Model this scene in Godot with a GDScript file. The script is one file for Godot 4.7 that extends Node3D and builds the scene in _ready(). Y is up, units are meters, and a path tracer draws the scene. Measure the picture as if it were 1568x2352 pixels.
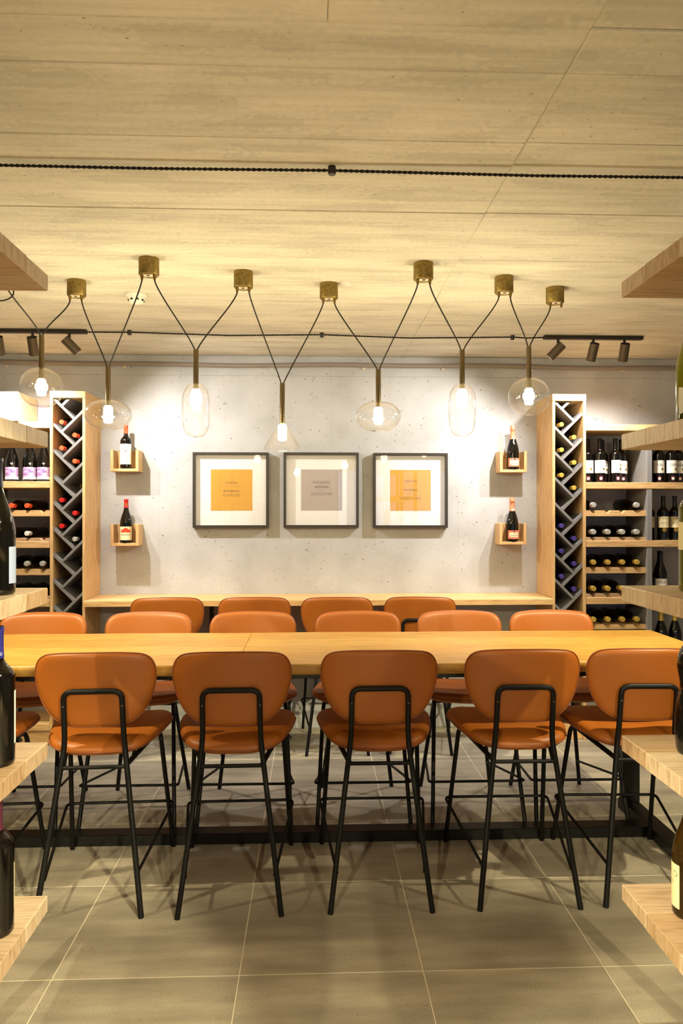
extends Node3D

# ---------------------------------------------------------------- constants of the place
const CEIL := 2.6
const WALL_Z := -5.19
const PENDANT_ENERGY := 0.118
const WALL_SPOT_ENERGY := 1.85
const SHELF_SPOT_ENERGY := 1.0
const UNSEEN_SPOT_ENERGY := 3.6  # for the tracks out of view, the added fill pair included
const WARM := Color(1.0, 0.94, 0.755)
const SOFT := Color(1.0, 0.975, 0.94)

var rng := RandomNumberGenerator.new()
var taken := {}
var cache := {}
var M := {}
var serif: SystemFont
var sans: SystemFont

func _ready() -> void:
	rng.seed = 4711
	# camera: standing in the aisle between two shelving units, 1.5 m up
	var cam := Camera3D.new()
	cam.name = "camera"
	add_child(cam)
	cam.position = Vector3(0, 1.5, 0)
	cam.rotation = Vector3(atan(3.0 / 1701.0), -atan(67.0 / 1701.0), 0)
	cam.fov = rad_to_deg(2.0 * atan(1176.0 / 1701.0))
	cam.near = 0.05
	cam.far = 60.0
	cam.current = true
	# sky: plain blue, entering only through the unseen window behind the camera
	var we := WorldEnvironment.new()
	we.name = "environment"
	var env := Environment.new()
	env.background_mode = Environment.BG_COLOR
	env.background_color = Color(0.60, 0.74, 1.0)
	env.background_energy_multiplier = 1.0
	env.tonemap_mode = Environment.TONE_MAPPER_LINEAR
	env.tonemap_exposure = 1.58
	env.sdfgi_enabled = true
	env.ssao_enabled = true
	env.ssil_enabled = true
	we.environment = env
	add_child(we)
	make_fonts()
	make_materials()
	# the room
	build_floor()
	build_back_wall()
	build_ceiling()
	build_other_walls()
	# large furniture
	build_towers()
	build_shelving()
	build_counter()
	build_table()
	build_stools()
	build_aisle_shelves()
	# lamps
	build_pendants()
	build_tracks()
	# small things
	build_pictures()
	build_niches()
	build_tower_bottles()
	build_shelving_bottles()
	build_aisle_bottles()
	build_small_things()

# ---------------------------------------------------------------- naming and tagging
func numbered(n: String) -> String:
	if not taken.has(n):
		taken[n] = 0
		return n
	taken[n] += 1
	return "%s_%03d" % [n, taken[n]]

func thing(called: String, label: String, category: String, at := Vector3.ZERO, turn := 0.0, group := "") -> Node3D:
	var o := Node3D.new()
	o.name = numbered(called)
	add_child(o)
	o.position = at
	o.rotation.y = turn
	o.set_meta("label", label)
	o.set_meta("category", category)
	if group != "":
		o.set_meta("group", group)
	return o

func structure(called: String) -> Node3D:
	var o := Node3D.new()
	o.name = called
	add_child(o)
	o.set_meta("kind", "structure")
	return o

func part(called: String, mesh: Mesh, mat: Material, parent: Node, at := Vector3.ZERO, rot := Vector3.ZERO) -> MeshInstance3D:
	var o := MeshInstance3D.new()
	o.name = called
	o.mesh = mesh
	o.material_override = mat
	parent.add_child(o, true)
	o.position = at
	o.rotation = rot
	return o

func copy_of(o: Node3D, label: String, at: Vector3, turn := 0.0) -> Node3D:
	var base: String = o.get_meta("base_name")
	var c: Node3D = o.duplicate()
	c.name = numbered(base)
	add_child(c)
	c.position = at
	c.rotation.y = turn
	c.set_meta("label", label)
	return c

# ---------------------------------------------------------------- mesh helpers
func mesh_from(v: PackedVector3Array, n: PackedVector3Array, idx: PackedInt32Array, uv := PackedVector2Array()) -> ArrayMesh:
	var a := []
	a.resize(Mesh.ARRAY_MAX)
	a[Mesh.ARRAY_VERTEX] = v
	a[Mesh.ARRAY_NORMAL] = n
	a[Mesh.ARRAY_INDEX] = idx
	if uv.size() == v.size():
		a[Mesh.ARRAY_TEX_UV] = uv
	var m := ArrayMesh.new()
	m.add_surface_from_arrays(Mesh.PRIMITIVE_TRIANGLES, a)
	return m

func flat_tris(tris: Array) -> ArrayMesh:
	# tris: array of [a, b, c, outward]; winding fixed so that the face looks along outward
	var v := PackedVector3Array()
	var n := PackedVector3Array()
	var idx := PackedInt32Array()
	for t in tris:
		var a: Vector3 = t[0]
		var b: Vector3 = t[1]
		var c: Vector3 = t[2]
		var o: Vector3 = t[3]
		var nn := (c - a).cross(b - a)
		if nn.length() < 1e-12:
			continue
		nn = nn.normalized()
		if nn.dot(o) < 0:
			var s := b
			b = c
			c = s
			nn = -nn
		var k := v.size()
		v.append(a); v.append(b); v.append(c)
		n.append(nn); n.append(nn); n.append(nn)
		idx.append(k); idx.append(k + 1); idx.append(k + 2)
	return mesh_from(v, n, idx)

func box(size: Vector3, bevel := 0.002) -> ArrayMesh:
	var key := "box%s%s" % [size, bevel]
	if cache.has(key):
		return cache[key]
	var h := size / 2.0
	var b: float = min(bevel, min(h.x, min(h.y, h.z)) * 0.9)
	var tris := []
	# corner points: for each corner three points, one on each face
	var P := func(sx: int, sy: int, sz: int, ax: int) -> Vector3:
		var p := Vector3(sx * (h.x - b), sy * (h.y - b), sz * (h.z - b))
		if ax == 0: p.x = sx * h.x
		if ax == 1: p.y = sy * h.y
		if ax == 2: p.z = sz * h.z
		return p
	for s in [-1, 1]:
		var q: Array
		q = [P.call(s, -1, -1, 0), P.call(s, 1, -1, 0), P.call(s, 1, 1, 0), P.call(s, -1, 1, 0)]
		tris.append([q[0], q[1], q[2], Vector3(s, 0, 0)]); tris.append([q[0], q[2], q[3], Vector3(s, 0, 0)])
		q = [P.call(-1, s, -1, 1), P.call(1, s, -1, 1), P.call(1, s, 1, 1), P.call(-1, s, 1, 1)]
		tris.append([q[0], q[1], q[2], Vector3(0, s, 0)]); tris.append([q[0], q[2], q[3], Vector3(0, s, 0)])
		q = [P.call(-1, -1, s, 2), P.call(1, -1, s, 2), P.call(1, 1, s, 2), P.call(-1, 1, s, 2)]
		tris.append([q[0], q[1], q[2], Vector3(0, 0, s)]); tris.append([q[0], q[2], q[3], Vector3(0, 0, s)])
	if b > 0:
		for s in [-1, 1]:
			for t in [-1, 1]:
				var q: Array
				q = [P.call(-1, s, t, 1), P.call(1, s, t, 1), P.call(1, s, t, 2), P.call(-1, s, t, 2)]
				tris.append([q[0], q[1], q[2], Vector3(0, s, t)]); tris.append([q[0], q[2], q[3], Vector3(0, s, t)])
				q = [P.call(s, -1, t, 0), P.call(s, 1, t, 0), P.call(s, 1, t, 2), P.call(s, -1, t, 2)]
				tris.append([q[0], q[1], q[2], Vector3(s, 0, t)]); tris.append([q[0], q[2], q[3], Vector3(s, 0, t)])
				q = [P.call(s, t, -1, 0), P.call(s, t, 1, 0), P.call(s, t, 1, 1), P.call(s, t, -1, 1)]
				tris.append([q[0], q[1], q[2], Vector3(s, t, 0)]); tris.append([q[0], q[2], q[3], Vector3(s, t, 0)])
				for u in [-1, 1]:
					tris.append([P.call(s, t, u, 0), P.call(s, t, u, 1), P.call(s, t, u, 2), Vector3(s, t, u)])
	var m := flat_tris(tris)
	cache[key] = m
	return m

func extrude(poly: PackedVector2Array, z0: float, z1: float) -> ArrayMesh:
	var tris := []
	var c := Vector2.ZERO
	for p in poly: c += p
	c /= poly.size()
	var ids := Geometry2D.triangulate_polygon(poly)
	for i in range(0, ids.size(), 3):
		for zz in [z0, z1]:
			tris.append([Vector3(poly[ids[i]].x, poly[ids[i]].y, zz), Vector3(poly[ids[i + 1]].x, poly[ids[i + 1]].y, zz), Vector3(poly[ids[i + 2]].x, poly[ids[i + 2]].y, zz), Vector3(0, 0, 1 if zz == z1 else -1)])
	var ccw := not Geometry2D.is_polygon_clockwise(poly)
	for i in poly.size():
		var a := poly[i]
		var b := poly[(i + 1) % poly.size()]
		var e := b - a
		var o := Vector3(e.y, -e.x, 0) if ccw else Vector3(-e.y, e.x, 0)
		tris.append([Vector3(a.x, a.y, z0), Vector3(b.x, b.y, z0), Vector3(b.x, b.y, z1), o])
		tris.append([Vector3(a.x, a.y, z0), Vector3(b.x, b.y, z1), Vector3(a.x, a.y, z1), o])
	return flat_tris(tris)

func lathe(profile: Array, seg := 32, crease := 0.7) -> ArrayMesh:
	# profile: (radius, height) pairs, outside on the right hand when going up
	var v := PackedVector3Array()
	var n := PackedVector3Array()
	var idx := PackedInt32Array()
	var count := profile.size()
	for i in count - 1:
		var a: Vector2 = profile[i]
		var b: Vector2 = profile[i + 1]
		var e := b - a
		if e.length() < 1e-7:
			continue
		var own := Vector2(e.y, -e.x).normalized()
		var na := own
		var nb := own
		if i > 0:
			var d: Vector2 = profile[i] - profile[i - 1]
			var o := Vector2(d.y, -d.x).normalized()
			if d.length() > 1e-7 and o.dot(own) > crease: na = (own + o).normalized()
		if i < count - 2:
			var d: Vector2 = profile[i + 2] - profile[i + 1]
			var o := Vector2(d.y, -d.x).normalized()
			if d.length() > 1e-7 and o.dot(own) > crease: nb = (own + o).normalized()
		var k := v.size()
		for s in seg + 1:
			var t := TAU * s / seg
			var dir := Vector3(sin(t), 0, cos(t))
			v.append(dir * a.x + Vector3(0, a.y, 0)); n.append((dir * na.x + Vector3(0, na.y, 0)).normalized())
			v.append(dir * b.x + Vector3(0, b.y, 0)); n.append((dir * nb.x + Vector3(0, nb.y, 0)).normalized())
		for s in seg:
			var p := k + s * 2
			if a.x > 1e-6:
				idx.append(p); idx.append(p + 1); idx.append(p + 2)
			if b.x > 1e-6:
				idx.append(p + 2); idx.append(p + 1); idx.append(p + 3)
	return mesh_from(v, n, idx)

func tube(path: Array, r: float, sides := 8, closed := false) -> ArrayMesh:
	var v := PackedVector3Array()
	var n := PackedVector3Array()
	var idx := PackedInt32Array()
	var count := path.size()
	var up := Vector3.UP
	var first: Vector3 = (path[1] - path[0]).normalized()
	if absf(first.dot(up)) > 0.9: up = Vector3.RIGHT
	var side := first.cross(up).normalized()
	for i in count:
		var t: Vector3
		if closed:
			t = (path[(i + 1) % count] - path[(i - 1 + count) % count]).normalized()
		else:
			t = (path[min(i + 1, count - 1)] - path[max(i - 1, 0)]).normalized()
		side = (side - t * side.dot(t)).normalized()
		var w := t.cross(side)
		for s in sides:
			var a := TAU * s / sides
			var d := side * cos(a) + w * sin(a)
			v.append(path[i] + d * r); n.append(d)
	var last := count if closed else count - 1
	for i in last:
		var j := (i + 1) % count
		for s in sides:
			var s2 := (s + 1) % sides
			var a := i * sides + s
			var b := i * sides + s2
			var c := j * sides + s
			var d := j * sides + s2
			idx.append(a); idx.append(c); idx.append(b)
			idx.append(b); idx.append(c); idx.append(d)
	if not closed:
		for e in [0, count - 1]:
			var t: Vector3 = (path[0] - path[1]).normalized() if e == 0 else (path[count - 1] - path[count - 2]).normalized()
			var k := v.size()
			for s in sides:
				v.append(v[e * sides + s]); n.append(t)
			for s in range(1, sides - 1):
				if e == 0:
					idx.append(k); idx.append(k + s); idx.append(k + s + 1)
				else:
					idx.append(k); idx.append(k + s + 1); idx.append(k + s)
	return mesh_from(v, n, idx)

func rounded(points: Array, r: float, steps := 5) -> Array:
	# a polyline whose inner corners are rounded
	var out := [points[0]]
	for i in range(1, points.size() - 1):
		var p: Vector3 = points[i]
		var a: Vector3 = points[i - 1] - p
		var b: Vector3 = points[i + 1] - p
		var q: float = min(r, min(a.length(), b.length()) * 0.48)
		var s := p + a.normalized() * q
		var e := p + b.normalized() * q
		for k in steps + 1:
			var t := float(k) / steps
			out.append(s.lerp(p, t).lerp(p.lerp(e, t), t))
	out.append(points[points.size() - 1])
	return out

func bezier(a: Vector3, b: Vector3, c: Vector3, d: Vector3, steps := 14) -> Array:
	var out := []
	for k in steps + 1:
		out.append(a.bezier_interpolate(b, c, d, float(k) / steps))
	return out

func smooth_outline(half: Array, per := 6) -> PackedVector2Array:
	# half: control points of the right half from bottom middle to top middle; returns the whole closed outline
	var ctrl := []
	for p in half: ctrl.append(p)
	for i in range(half.size() - 2, 0, -1): ctrl.append(Vector2(-half[i].x, half[i].y))
	var out := PackedVector2Array()
	var c := ctrl.size()
	for i in c:
		var p0: Vector2 = ctrl[(i - 1 + c) % c]
		var p1: Vector2 = ctrl[i]
		var p2: Vector2 = ctrl[(i + 1) % c]
		var p3: Vector2 = ctrl[(i + 2) % c]
		for k in per:
			out.append(p1.cubic_interpolate(p2, p0, p3, float(k) / per))
	return out

func cushion(outline: PackedVector2Array, thick: float, crown: float, place: Callable) -> ArrayMesh:
	# place(u, v, w): w is the offset across the cushion
	var c := Vector2.ZERO
	for p in outline: c += p
	c /= outline.size()
	var rings := [0.0, 0.3, 0.55, 0.75, 0.86, 0.92, 0.96, 0.985, 1.0]
	var st := SurfaceTool.new()
	st.begin(Mesh.PRIMITIVE_TRIANGLES)
	var n := outline.size()
	var edge := 0.84
	for side in [1, -1]:
		var pts := []
		for s in rings:
			var w := thick / 2.0 + crown * (1.0 - pow(min(s / edge, 1.0), 2.0))
			if s > edge:
				var q: float = (s - edge) / (1.0 - edge)
				w = thick / 2.0 * sqrt(max(0.0, 1.0 - q * q))
			var ring := []
			for p in outline:
				var uv: Vector2 = c + (p - c) * s
				ring.append(place.call(uv.x, uv.y, w * side))
			pts.append(ring)
		for k in rings.size() - 1:
			for i in n:
				var j := (i + 1) % n
				var quad := [pts[k][i], pts[k][j], pts[k + 1][j], pts[k + 1][i]]
				var order: Array = [0, 3, 2, 0, 2, 1] if side == 1 else [0, 2, 3, 0, 1, 2]
				for o in range(0, 6, 3):
					var a: Vector3 = quad[order[o]]
					var b: Vector3 = quad[order[o + 1]]
					var d: Vector3 = quad[order[o + 2]]
					if a.is_equal_approx(b) or b.is_equal_approx(d) or a.is_equal_approx(d): continue
					st.add_vertex(a); st.add_vertex(b); st.add_vertex(d)
	st.index()
	st.generate_normals()
	return st.commit()

func bent_poly(poly: PackedVector2Array, r: float, cell := 0.006) -> ArrayMesh:
	# a flat print wrapped round a bottle of radius r, centred on +z; cut into strips so that it follows the curve
	var lo := poly[0].x
	var hi := poly[0].x
	for p in poly:
		lo = min(lo, p.x); hi = max(hi, p.x)
	var v := PackedVector3Array()
	var n := PackedVector3Array()
	var idx := PackedInt32Array()
	var strips := int(ceil((hi - lo) / cell))
	for k in strips:
		var a := lo + (hi - lo) * k / strips
		var b := lo + (hi - lo) * (k + 1) / strips
		var band := PackedVector2Array([Vector2(a, -1), Vector2(b, -1), Vector2(b, 1), Vector2(a, 1)])
		for piece in Geometry2D.intersect_polygons(poly, band):
			var ids := Geometry2D.triangulate_polygon(piece)
			var cw := Geometry2D.is_polygon_clockwise(piece)
			var base := v.size()
			for p in piece:
				var t: float = p.x / r
				v.append(Vector3(sin(t) * r, p.y, cos(t) * r)); n.append(Vector3(sin(t), 0, cos(t)))
			for i in range(0, ids.size(), 3):
				var A: Vector3 = v[base + ids[i]]
				var B: Vector3 = v[base + ids[i + 1]]
				var C: Vector3 = v[base + ids[i + 2]]
				var flip := (C - A).cross(B - A).dot(n[base + ids[i]]) < 0
				idx.append(base + ids[i])
				idx.append(base + (ids[i + 2] if flip else ids[i + 1]))
				idx.append(base + (ids[i + 1] if flip else ids[i + 2]))
	if v.size() == 0:
		return ArrayMesh.new()
	return mesh_from(v, n, idx)

func rect(x0: float, x1: float, y0: float, y1: float) -> PackedVector2Array:
	return PackedVector2Array([Vector2(x0, y0), Vector2(x1, y0), Vector2(x1, y1), Vector2(x0, y1)])

func disc(x: float, y: float, r: float, k := 16) -> PackedVector2Array:
	var out := PackedVector2Array()
	for i in k: out.append(Vector2(x + r * cos(TAU * i / k), y + r * sin(TAU * i / k)))
	return out

func words(text: String, height: float, font: Font, squeeze := 1.0, depth := 0.0004) -> ArrayMesh:
	# capital height about "height" metres, centred, lying in the xy plane
	var t := TextMesh.new()
	t.text = text
	t.font = font
	t.font_size = 32
	t.pixel_size = height / 23.0
	t.depth = 0.0
	t.curve_step = 2.0
	t.horizontal_alignment = HORIZONTAL_ALIGNMENT_CENTER
	t.vertical_alignment = VERTICAL_ALIGNMENT_CENTER
	var v := PackedVector3Array()
	var n := PackedVector3Array()
	var idx := PackedInt32Array()
	for s in t.get_surface_count():
		var a := t.surface_get_arrays(s)
		var base := v.size()
		for p in a[Mesh.ARRAY_VERTEX]:
			v.append(Vector3(p.x * squeeze, p.y, depth)); n.append(Vector3(0, 0, 1))
		if a[Mesh.ARRAY_INDEX] != null and a[Mesh.ARRAY_INDEX].size():
			for i in a[Mesh.ARRAY_INDEX]: idx.append(base + i)
		else:
			for i in a[Mesh.ARRAY_VERTEX].size(): idx.append(base + i)
	return mesh_from(v, n, idx)

func bend_words(m: ArrayMesh, r: float, at := Vector2.ZERO) -> ArrayMesh:
	var a := m.surface_get_arrays(0)
	var v := PackedVector3Array()
	var n := PackedVector3Array()
	for p in a[Mesh.ARRAY_VERTEX]:
		var t: float = (p.x + at.x) / r
		v.append(Vector3(sin(t) * r, p.y + at.y, cos(t) * r)); n.append(Vector3(sin(t), 0, cos(t)))
	return mesh_from(v, n, a[Mesh.ARRAY_INDEX])

# ---------------------------------------------------------------- materials
func make_fonts() -> void:
	sans = SystemFont.new()
	sans.font_names = PackedStringArray(["Droid Sans"])
	serif = SystemFont.new()
	serif.font_names = PackedStringArray(["Droid Serif"])

func noise_tex(seed_: int, freq: float, stops: Array, size := 512, octaves := 4, fractal := FastNoiseLite.FRACTAL_FBM, warp := 0.0) -> NoiseTexture2D:
	var f := FastNoiseLite.new()
	f.seed = seed_
	f.noise_type = FastNoiseLite.TYPE_SIMPLEX_SMOOTH
	f.frequency = freq
	f.fractal_type = fractal
	f.fractal_octaves = octaves
	if warp > 0:
		f.domain_warp_enabled = true
		f.domain_warp_amplitude = warp
		f.domain_warp_frequency = freq * 2.0
	var g := Gradient.new()
	var off := PackedFloat32Array()
	var col := PackedColorArray()
	for s in stops:
		off.append(s[0]); col.append(s[1])
	g.offsets = off
	g.colors = col
	var t := NoiseTexture2D.new()
	t.width = size
	t.height = size
	t.seamless = true
	t.noise = f
	t.color_ramp = g
	return t

func plain(c: Color, rough := 0.6, metal := 0.0) -> StandardMaterial3D:
	var m := StandardMaterial3D.new()
	m.albedo_color = c
	m.roughness = rough
	m.metallic = metal
	return m

func wood(axis: int, light: Color, dark: Color, seed_: int, rough := 0.5) -> StandardMaterial3D:
	# long grain along the axis; contour lines of a slow noise make the year rings
	var key := "wood%s%s" % [light, dark]
	if not cache.has(key):
		var mid := light.lerp(dark, 0.35)
		cache[key] = noise_tex(77, 0.0045, [[0.0, dark], [0.25, mid], [0.6, light], [1.0, light.lightened(0.06)]], 1024, 3, FastNoiseLite.FRACTAL_PING_PONG, 12.0)
		cache[key + "f"] = noise_tex(78, 0.06, [[0.0, Color(0.80, 0.76, 0.70)], [0.45, Color(0.97, 0.96, 0.95)], [1.0, Color(1, 1, 1)]], 512, 3)
	var m := StandardMaterial3D.new()
	m.albedo_texture = cache[key]
	m.detail_enabled = true
	m.detail_albedo = cache[key + "f"]
	m.detail_blend_mode = BaseMaterial3D.BLEND_MODE_MUL
	m.roughness = rough
	m.uv1_triplanar = true
	m.uv1_world_triplanar = true
	m.uv1_triplanar_sharpness = 8.0
	var s := Vector3(2.6, 2.6, 2.6)
	s[axis] = 0.22
	m.uv1_scale = s
	m.uv1_offset = Vector3(seed_ * 0.37, seed_ * 0.61, seed_ * 0.23)
	return m

func pores(size: int, count: int, lo: float, hi: float, seed_: int, stretch := 1.0) -> ImageTexture:
	var r := RandomNumberGenerator.new()
	r.seed = seed_
	var im := Image.create(size, size, false, Image.FORMAT_RGBA8)
	im.fill(Color(0.4, 0.36, 0.3, 0.0))
	for i in count:
		var x := r.randf() * size
		var y := r.randf() * size
		var w := lo + (hi - lo) * pow(r.randf(), 3.0)
		var a := r.randf_range(0.45, 1.0)
		var ang := r.randf() * PI
		var el := r.randf_range(0.35, 1.0)
		var k := int(ceil(w * stretch)) + 1
		for dy in range(-k, k + 1):
			for dx in range(-k, k + 1):
				var p := Vector2(dx / stretch, dy).rotated(ang)
				p.y /= el
				var q := 1.0 - p.length() / w
				if q > 0:
					var xx := posmod(int(x) + dx, size)
					var yy := posmod(int(y) + dy, size)
					var old := im.get_pixel(xx, yy)
					im.set_pixel(xx, yy, Color(0.36, 0.32, 0.26, max(old.a, min(1.0, q * 2.0) * a)))
	return ImageTexture.create_from_image(im)

func formwork_print() -> ImageTexture:
	# board-marked concrete, 3.2 m by 1.6 m: cloudy patches with firm edges, fine grain lines, a few pores
	var size := 1024
	var f := FastNoiseLite.new()
	f.noise_type = FastNoiseLite.TYPE_SIMPLEX_SMOOTH
	f.fractal_octaves = 5
	f.seed = 8
	f.frequency = 0.011
	var patches := f.get_seamless_image(size / 2, size).get_data()
	f.seed = 18
	f.frequency = 0.05
	f.fractal_octaves = 3
	var grain := f.get_seamless_image(size / 16, size).get_data()
	f.seed = 28
	f.frequency = 0.004
	var broad := f.get_seamless_image(size / 2, size).get_data()
	f.seed = 38
	f.frequency = 0.06
	f.fractal_octaves = 4
	var fine := f.get_seamless_image(size, size).get_data()
	var out := PackedByteArray()
	out.resize(size * size * 3)
	var k := 0
	for y in size:
		var rp := y * (size / 2)
		var rg := y * (size / 16)
		var rb := y * (size / 2)
		for x in size:
			var fx := x / 2.0
			var xi := int(fx)
			var t := fx - xi
			var p: float = lerp(float(patches[rp + xi]), float(patches[rp + (xi + 1) % (size / 2)]), t)
			var gx := x / 16.0
			var gi := int(gx)
			var g: float = lerp(float(grain[rg + gi]), float(grain[rg + (gi + 1) % (size / 16)]), gx - gi)
			var v := 0.83 + (broad[rb + x / 2] - 128) * 0.00035 + (g - 128.0) * 0.00030
			var q: float = fine[(y * size + x * 2) % (size * size)]
			p += (q - 128.0) * 0.22
			v -= 0.040 * smoothstep(106.0, 86.0, p)
			v += 0.022 * smoothstep(140.0, 172.0, p)
			v += (q - 128.0) * 0.00012
			out[k] = int(clampf(v, 0.0, 1.0) * 255.0)
			out[k + 1] = int(clampf(v * 0.988 - 0.003, 0.0, 1.0) * 255.0)
			out[k + 2] = int(clampf(v * 0.935 - 0.015, 0.0, 1.0) * 255.0)
			k += 3
	var im := Image.create_from_data(size, size, false, Image.FORMAT_RGB8, out)
	var r := RandomNumberGenerator.new()
	r.seed = 99
	for i in 420:
		var x := r.randi() % (size - 8)
		var y := r.randi() % (size - 8)
		im.fill_rect(Rect2i(x, y, 1 + (1 if r.randf() < 0.3 else 0), 1 + r.randi() % 3), Color(0.50, 0.45, 0.36).lerp(Color(0.7, 0.66, 0.58), r.randf()))
	return ImageTexture.create_from_image(im)

func stone_print() -> ImageTexture:
	# stoneware, 2 m square: drawn-out clouds, fine grain and small specks
	var size := 1024
	var f := FastNoiseLite.new()
	f.noise_type = FastNoiseLite.TYPE_SIMPLEX_SMOOTH
	f.fractal_octaves = 5
	f.seed = 51
	f.frequency = 0.006
	var cloud := f.get_seamless_image(size / 2, size).get_data()
	f.seed = 52
	f.frequency = 0.25
	f.fractal_octaves = 3
	var grain := f.get_seamless_image(size, size).get_data()
	f.seed = 53
	f.frequency = 0.02
	f.fractal_octaves = 4
	var streak := f.get_seamless_image(size / 8, size).get_data()
	var out := PackedByteArray()
	out.resize(size * size * 3)
	var k := 0
	for y in size:
		for x in size:
			var sx := x / 8.0
			var si := int(sx)
			var st: float = lerp(float(streak[y * (size / 8) + si]), float(streak[y * (size / 8) + (si + 1) % (size / 8)]), sx - si)
			var v := 0.585 + (cloud[y * (size / 2) + x / 2] - 128) * 0.00055 + (grain[y * size + x] - 128) * 0.00035 + (st - 128.0) * 0.00042
			out[k] = int(v * 255.0)
			out[k + 1] = int((v * 0.945) * 255.0)
			out[k + 2] = int((v * 0.845) * 255.0)
			k += 3
	var im := Image.create_from_data(size, size, false, Image.FORMAT_RGB8, out)
	var r := RandomNumberGenerator.new()
	r.seed = 77
	for i in 1500:
		var dark := r.randf() < 0.75
		im.fill_rect(Rect2i(r.randi() % (size - 4), r.randi() % (size - 4), 1 + (1 if r.randf() < 0.3 else 0), 1 + (1 if r.randf() < 0.25 else 0)), Color(0.40, 0.36, 0.30) if dark else Color(0.70, 0.67, 0.60))
	return ImageTexture.create_from_image(im)

func make_materials() -> void:
	# concrete of the back wall: pale grey with pores
	var c := StandardMaterial3D.new()
	c.albedo_texture = noise_tex(3, 0.006, [[0.15, Color(0.655, 0.655, 0.655)], [0.45, Color(0.69, 0.692, 0.697)], [0.8, Color(0.72, 0.723, 0.73)]], 1024, 6)
	c.detail_enabled = true
	c.detail_albedo = pores(2048, 4600, 0.9, 4.6, 11, 1.0)
	c.uv1_triplanar = true
	c.uv1_world_triplanar = true
	c.uv1_scale = Vector3(0.34, 0.34, 0.34)
	c.roughness = 0.85
	c.heightmap_enabled = true
	c.heightmap_texture = noise_tex(5, 0.05, [[0, Color.BLACK], [1, Color.WHITE]], 512, 4)
	c.heightmap_scale = 0.06
	M.concrete = c
	# concrete of the ceiling: long streaks left by the formwork boards
	var k := StandardMaterial3D.new()
	k.albedo_texture = formwork_print()
	k.uv1_triplanar = true
	k.uv1_world_triplanar = true
	k.uv1_scale = Vector3(0.31, 0.62, 0.62)
	k.roughness = 0.8
	k.heightmap_enabled = true
	k.heightmap_texture = noise_tex(9, 0.03, [[0, Color.BLACK], [1, Color.WHITE]], 512, 4)
	k.heightmap_scale = 0.12
	M.ceiling = k
	# floor tiles: brown-grey stoneware with clouds
	M.tiles = []
	for i in 3:
		var t := StandardMaterial3D.new()
		t.albedo_texture = stone_print() if i == 0 else M.tiles[0].albedo_texture
		t.uv1_triplanar = true
		t.uv1_world_triplanar = true
		t.uv1_scale = Vector3(0.5, 0.5, 0.5)
		t.uv1_offset = Vector3(0.31 * i, 0, 0.47 * i)
		t.roughness = 0.42
		t.metallic_specular = 0.4
		M.tiles.append(t)
	M.grout = plain(Color(0.82, 0.775, 0.69), 0.9)
	# woods
	var oak_l := Color(0.84, 0.69, 0.48)
	var oak_d := Color(0.76, 0.59, 0.385)
	M.oak_x = wood(0, oak_l, oak_d, 1)
	M.oak_y = wood(1, oak_l, oak_d, 2)
	M.oak_z = wood(2, oak_l, oak_d, 3)
	M.plank = [wood(0, Color(0.76, 0.665, 0.555), Color(0.69, 0.575, 0.455), 4), wood(0, Color(0.72, 0.61, 0.48), Color(0.65, 0.525, 0.395), 5), wood(0, Color(0.79, 0.715, 0.61), Color(0.73, 0.63, 0.515), 6)]
	for p in M.plank: p.uv1_scale = Vector3(0.22, 0.55, 2.6)
	M.table = [wood(0, Color(0.72, 0.555, 0.25), Color(0.62, 0.44, 0.17), 7, 0.42), wood(0, Color(0.70, 0.535, 0.235), Color(0.59, 0.41, 0.155), 8, 0.42), wood(0, Color(0.74, 0.58, 0.275), Color(0.65, 0.475, 0.20), 9, 0.42)]
	M.pine = wood(0, Color(0.90, 0.82, 0.68), Color(0.85, 0.74, 0.58), 10)
	# leather
	var le := plain(Color(0.62, 0.345, 0.105), 0.42)
	le.uv1_triplanar = true
	le.uv1_scale = Vector3(5, 5, 5)
	le.heightmap_enabled = true
	le.heightmap_texture = noise_tex(12, 0.12, [[0, Color.BLACK], [1, Color.WHITE]], 512, 3)
	le.heightmap_scale = 0.02
	le.metallic_specular = 0.45
	M.leather = le
	M.piping = plain(Color(0.52, 0.27, 0.12), 0.5)
	M.black = plain(Color(0.045, 0.042, 0.04), 0.5)
	M.black.metallic_specular = 0.35
	M.black_steel = plain(Color(0.06, 0.055, 0.05), 0.35, 0.3)
	M.tag = plain(Color(0.10, 0.10, 0.13), 0.8)
	# metals and fittings
	var br := plain(Color(0.62, 0.53, 0.30), 0.45, 0.85)
	br.uv1_triplanar = true
	br.uv1_scale = Vector3(9, 9, 9)
	br.albedo_texture = noise_tex(14, 0.02, [[0.2, Color(0.82, 0.80, 0.74)], [0.6, Color(1, 1, 1)]], 256, 4)
	M.brass = br
	M.stem = plain(Color(0.43, 0.375, 0.28), 0.34, 0.9)
	M.cord = plain(Color(0.11, 0.09, 0.065), 0.7)
	M.socket = plain(Color(0.86, 0.80, 0.70), 0.6)
	M.track = plain(Color(0.17, 0.15, 0.13), 0.5, 0.2)
	M.spot = plain(Color(0.36, 0.31, 0.245), 0.45, 0.35)
	M.white = plain(Color(0.90, 0.89, 0.86), 0.6)
	M.dark_slot = plain(Color(0.06, 0.05, 0.05), 0.8)
	M.slat = plain(Color(0.50, 0.49, 0.485), 0.42, 0.2)
	M.grey_panel = plain(Color(0.50, 0.49, 0.485), 0.5)
	var pi := plain(Color(0.60, 0.555, 0.515), 0.95)
	pi.uv1_triplanar = true
	pi.uv1_scale = Vector3(8, 8, 8)
	pi.albedo_texture = noise_tex(15, 0.2, [[0.2, Color(0.78, 0.78, 0.78)], [0.7, Color(1, 1, 1)]], 256, 3)
	M.pipe = pi
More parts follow.
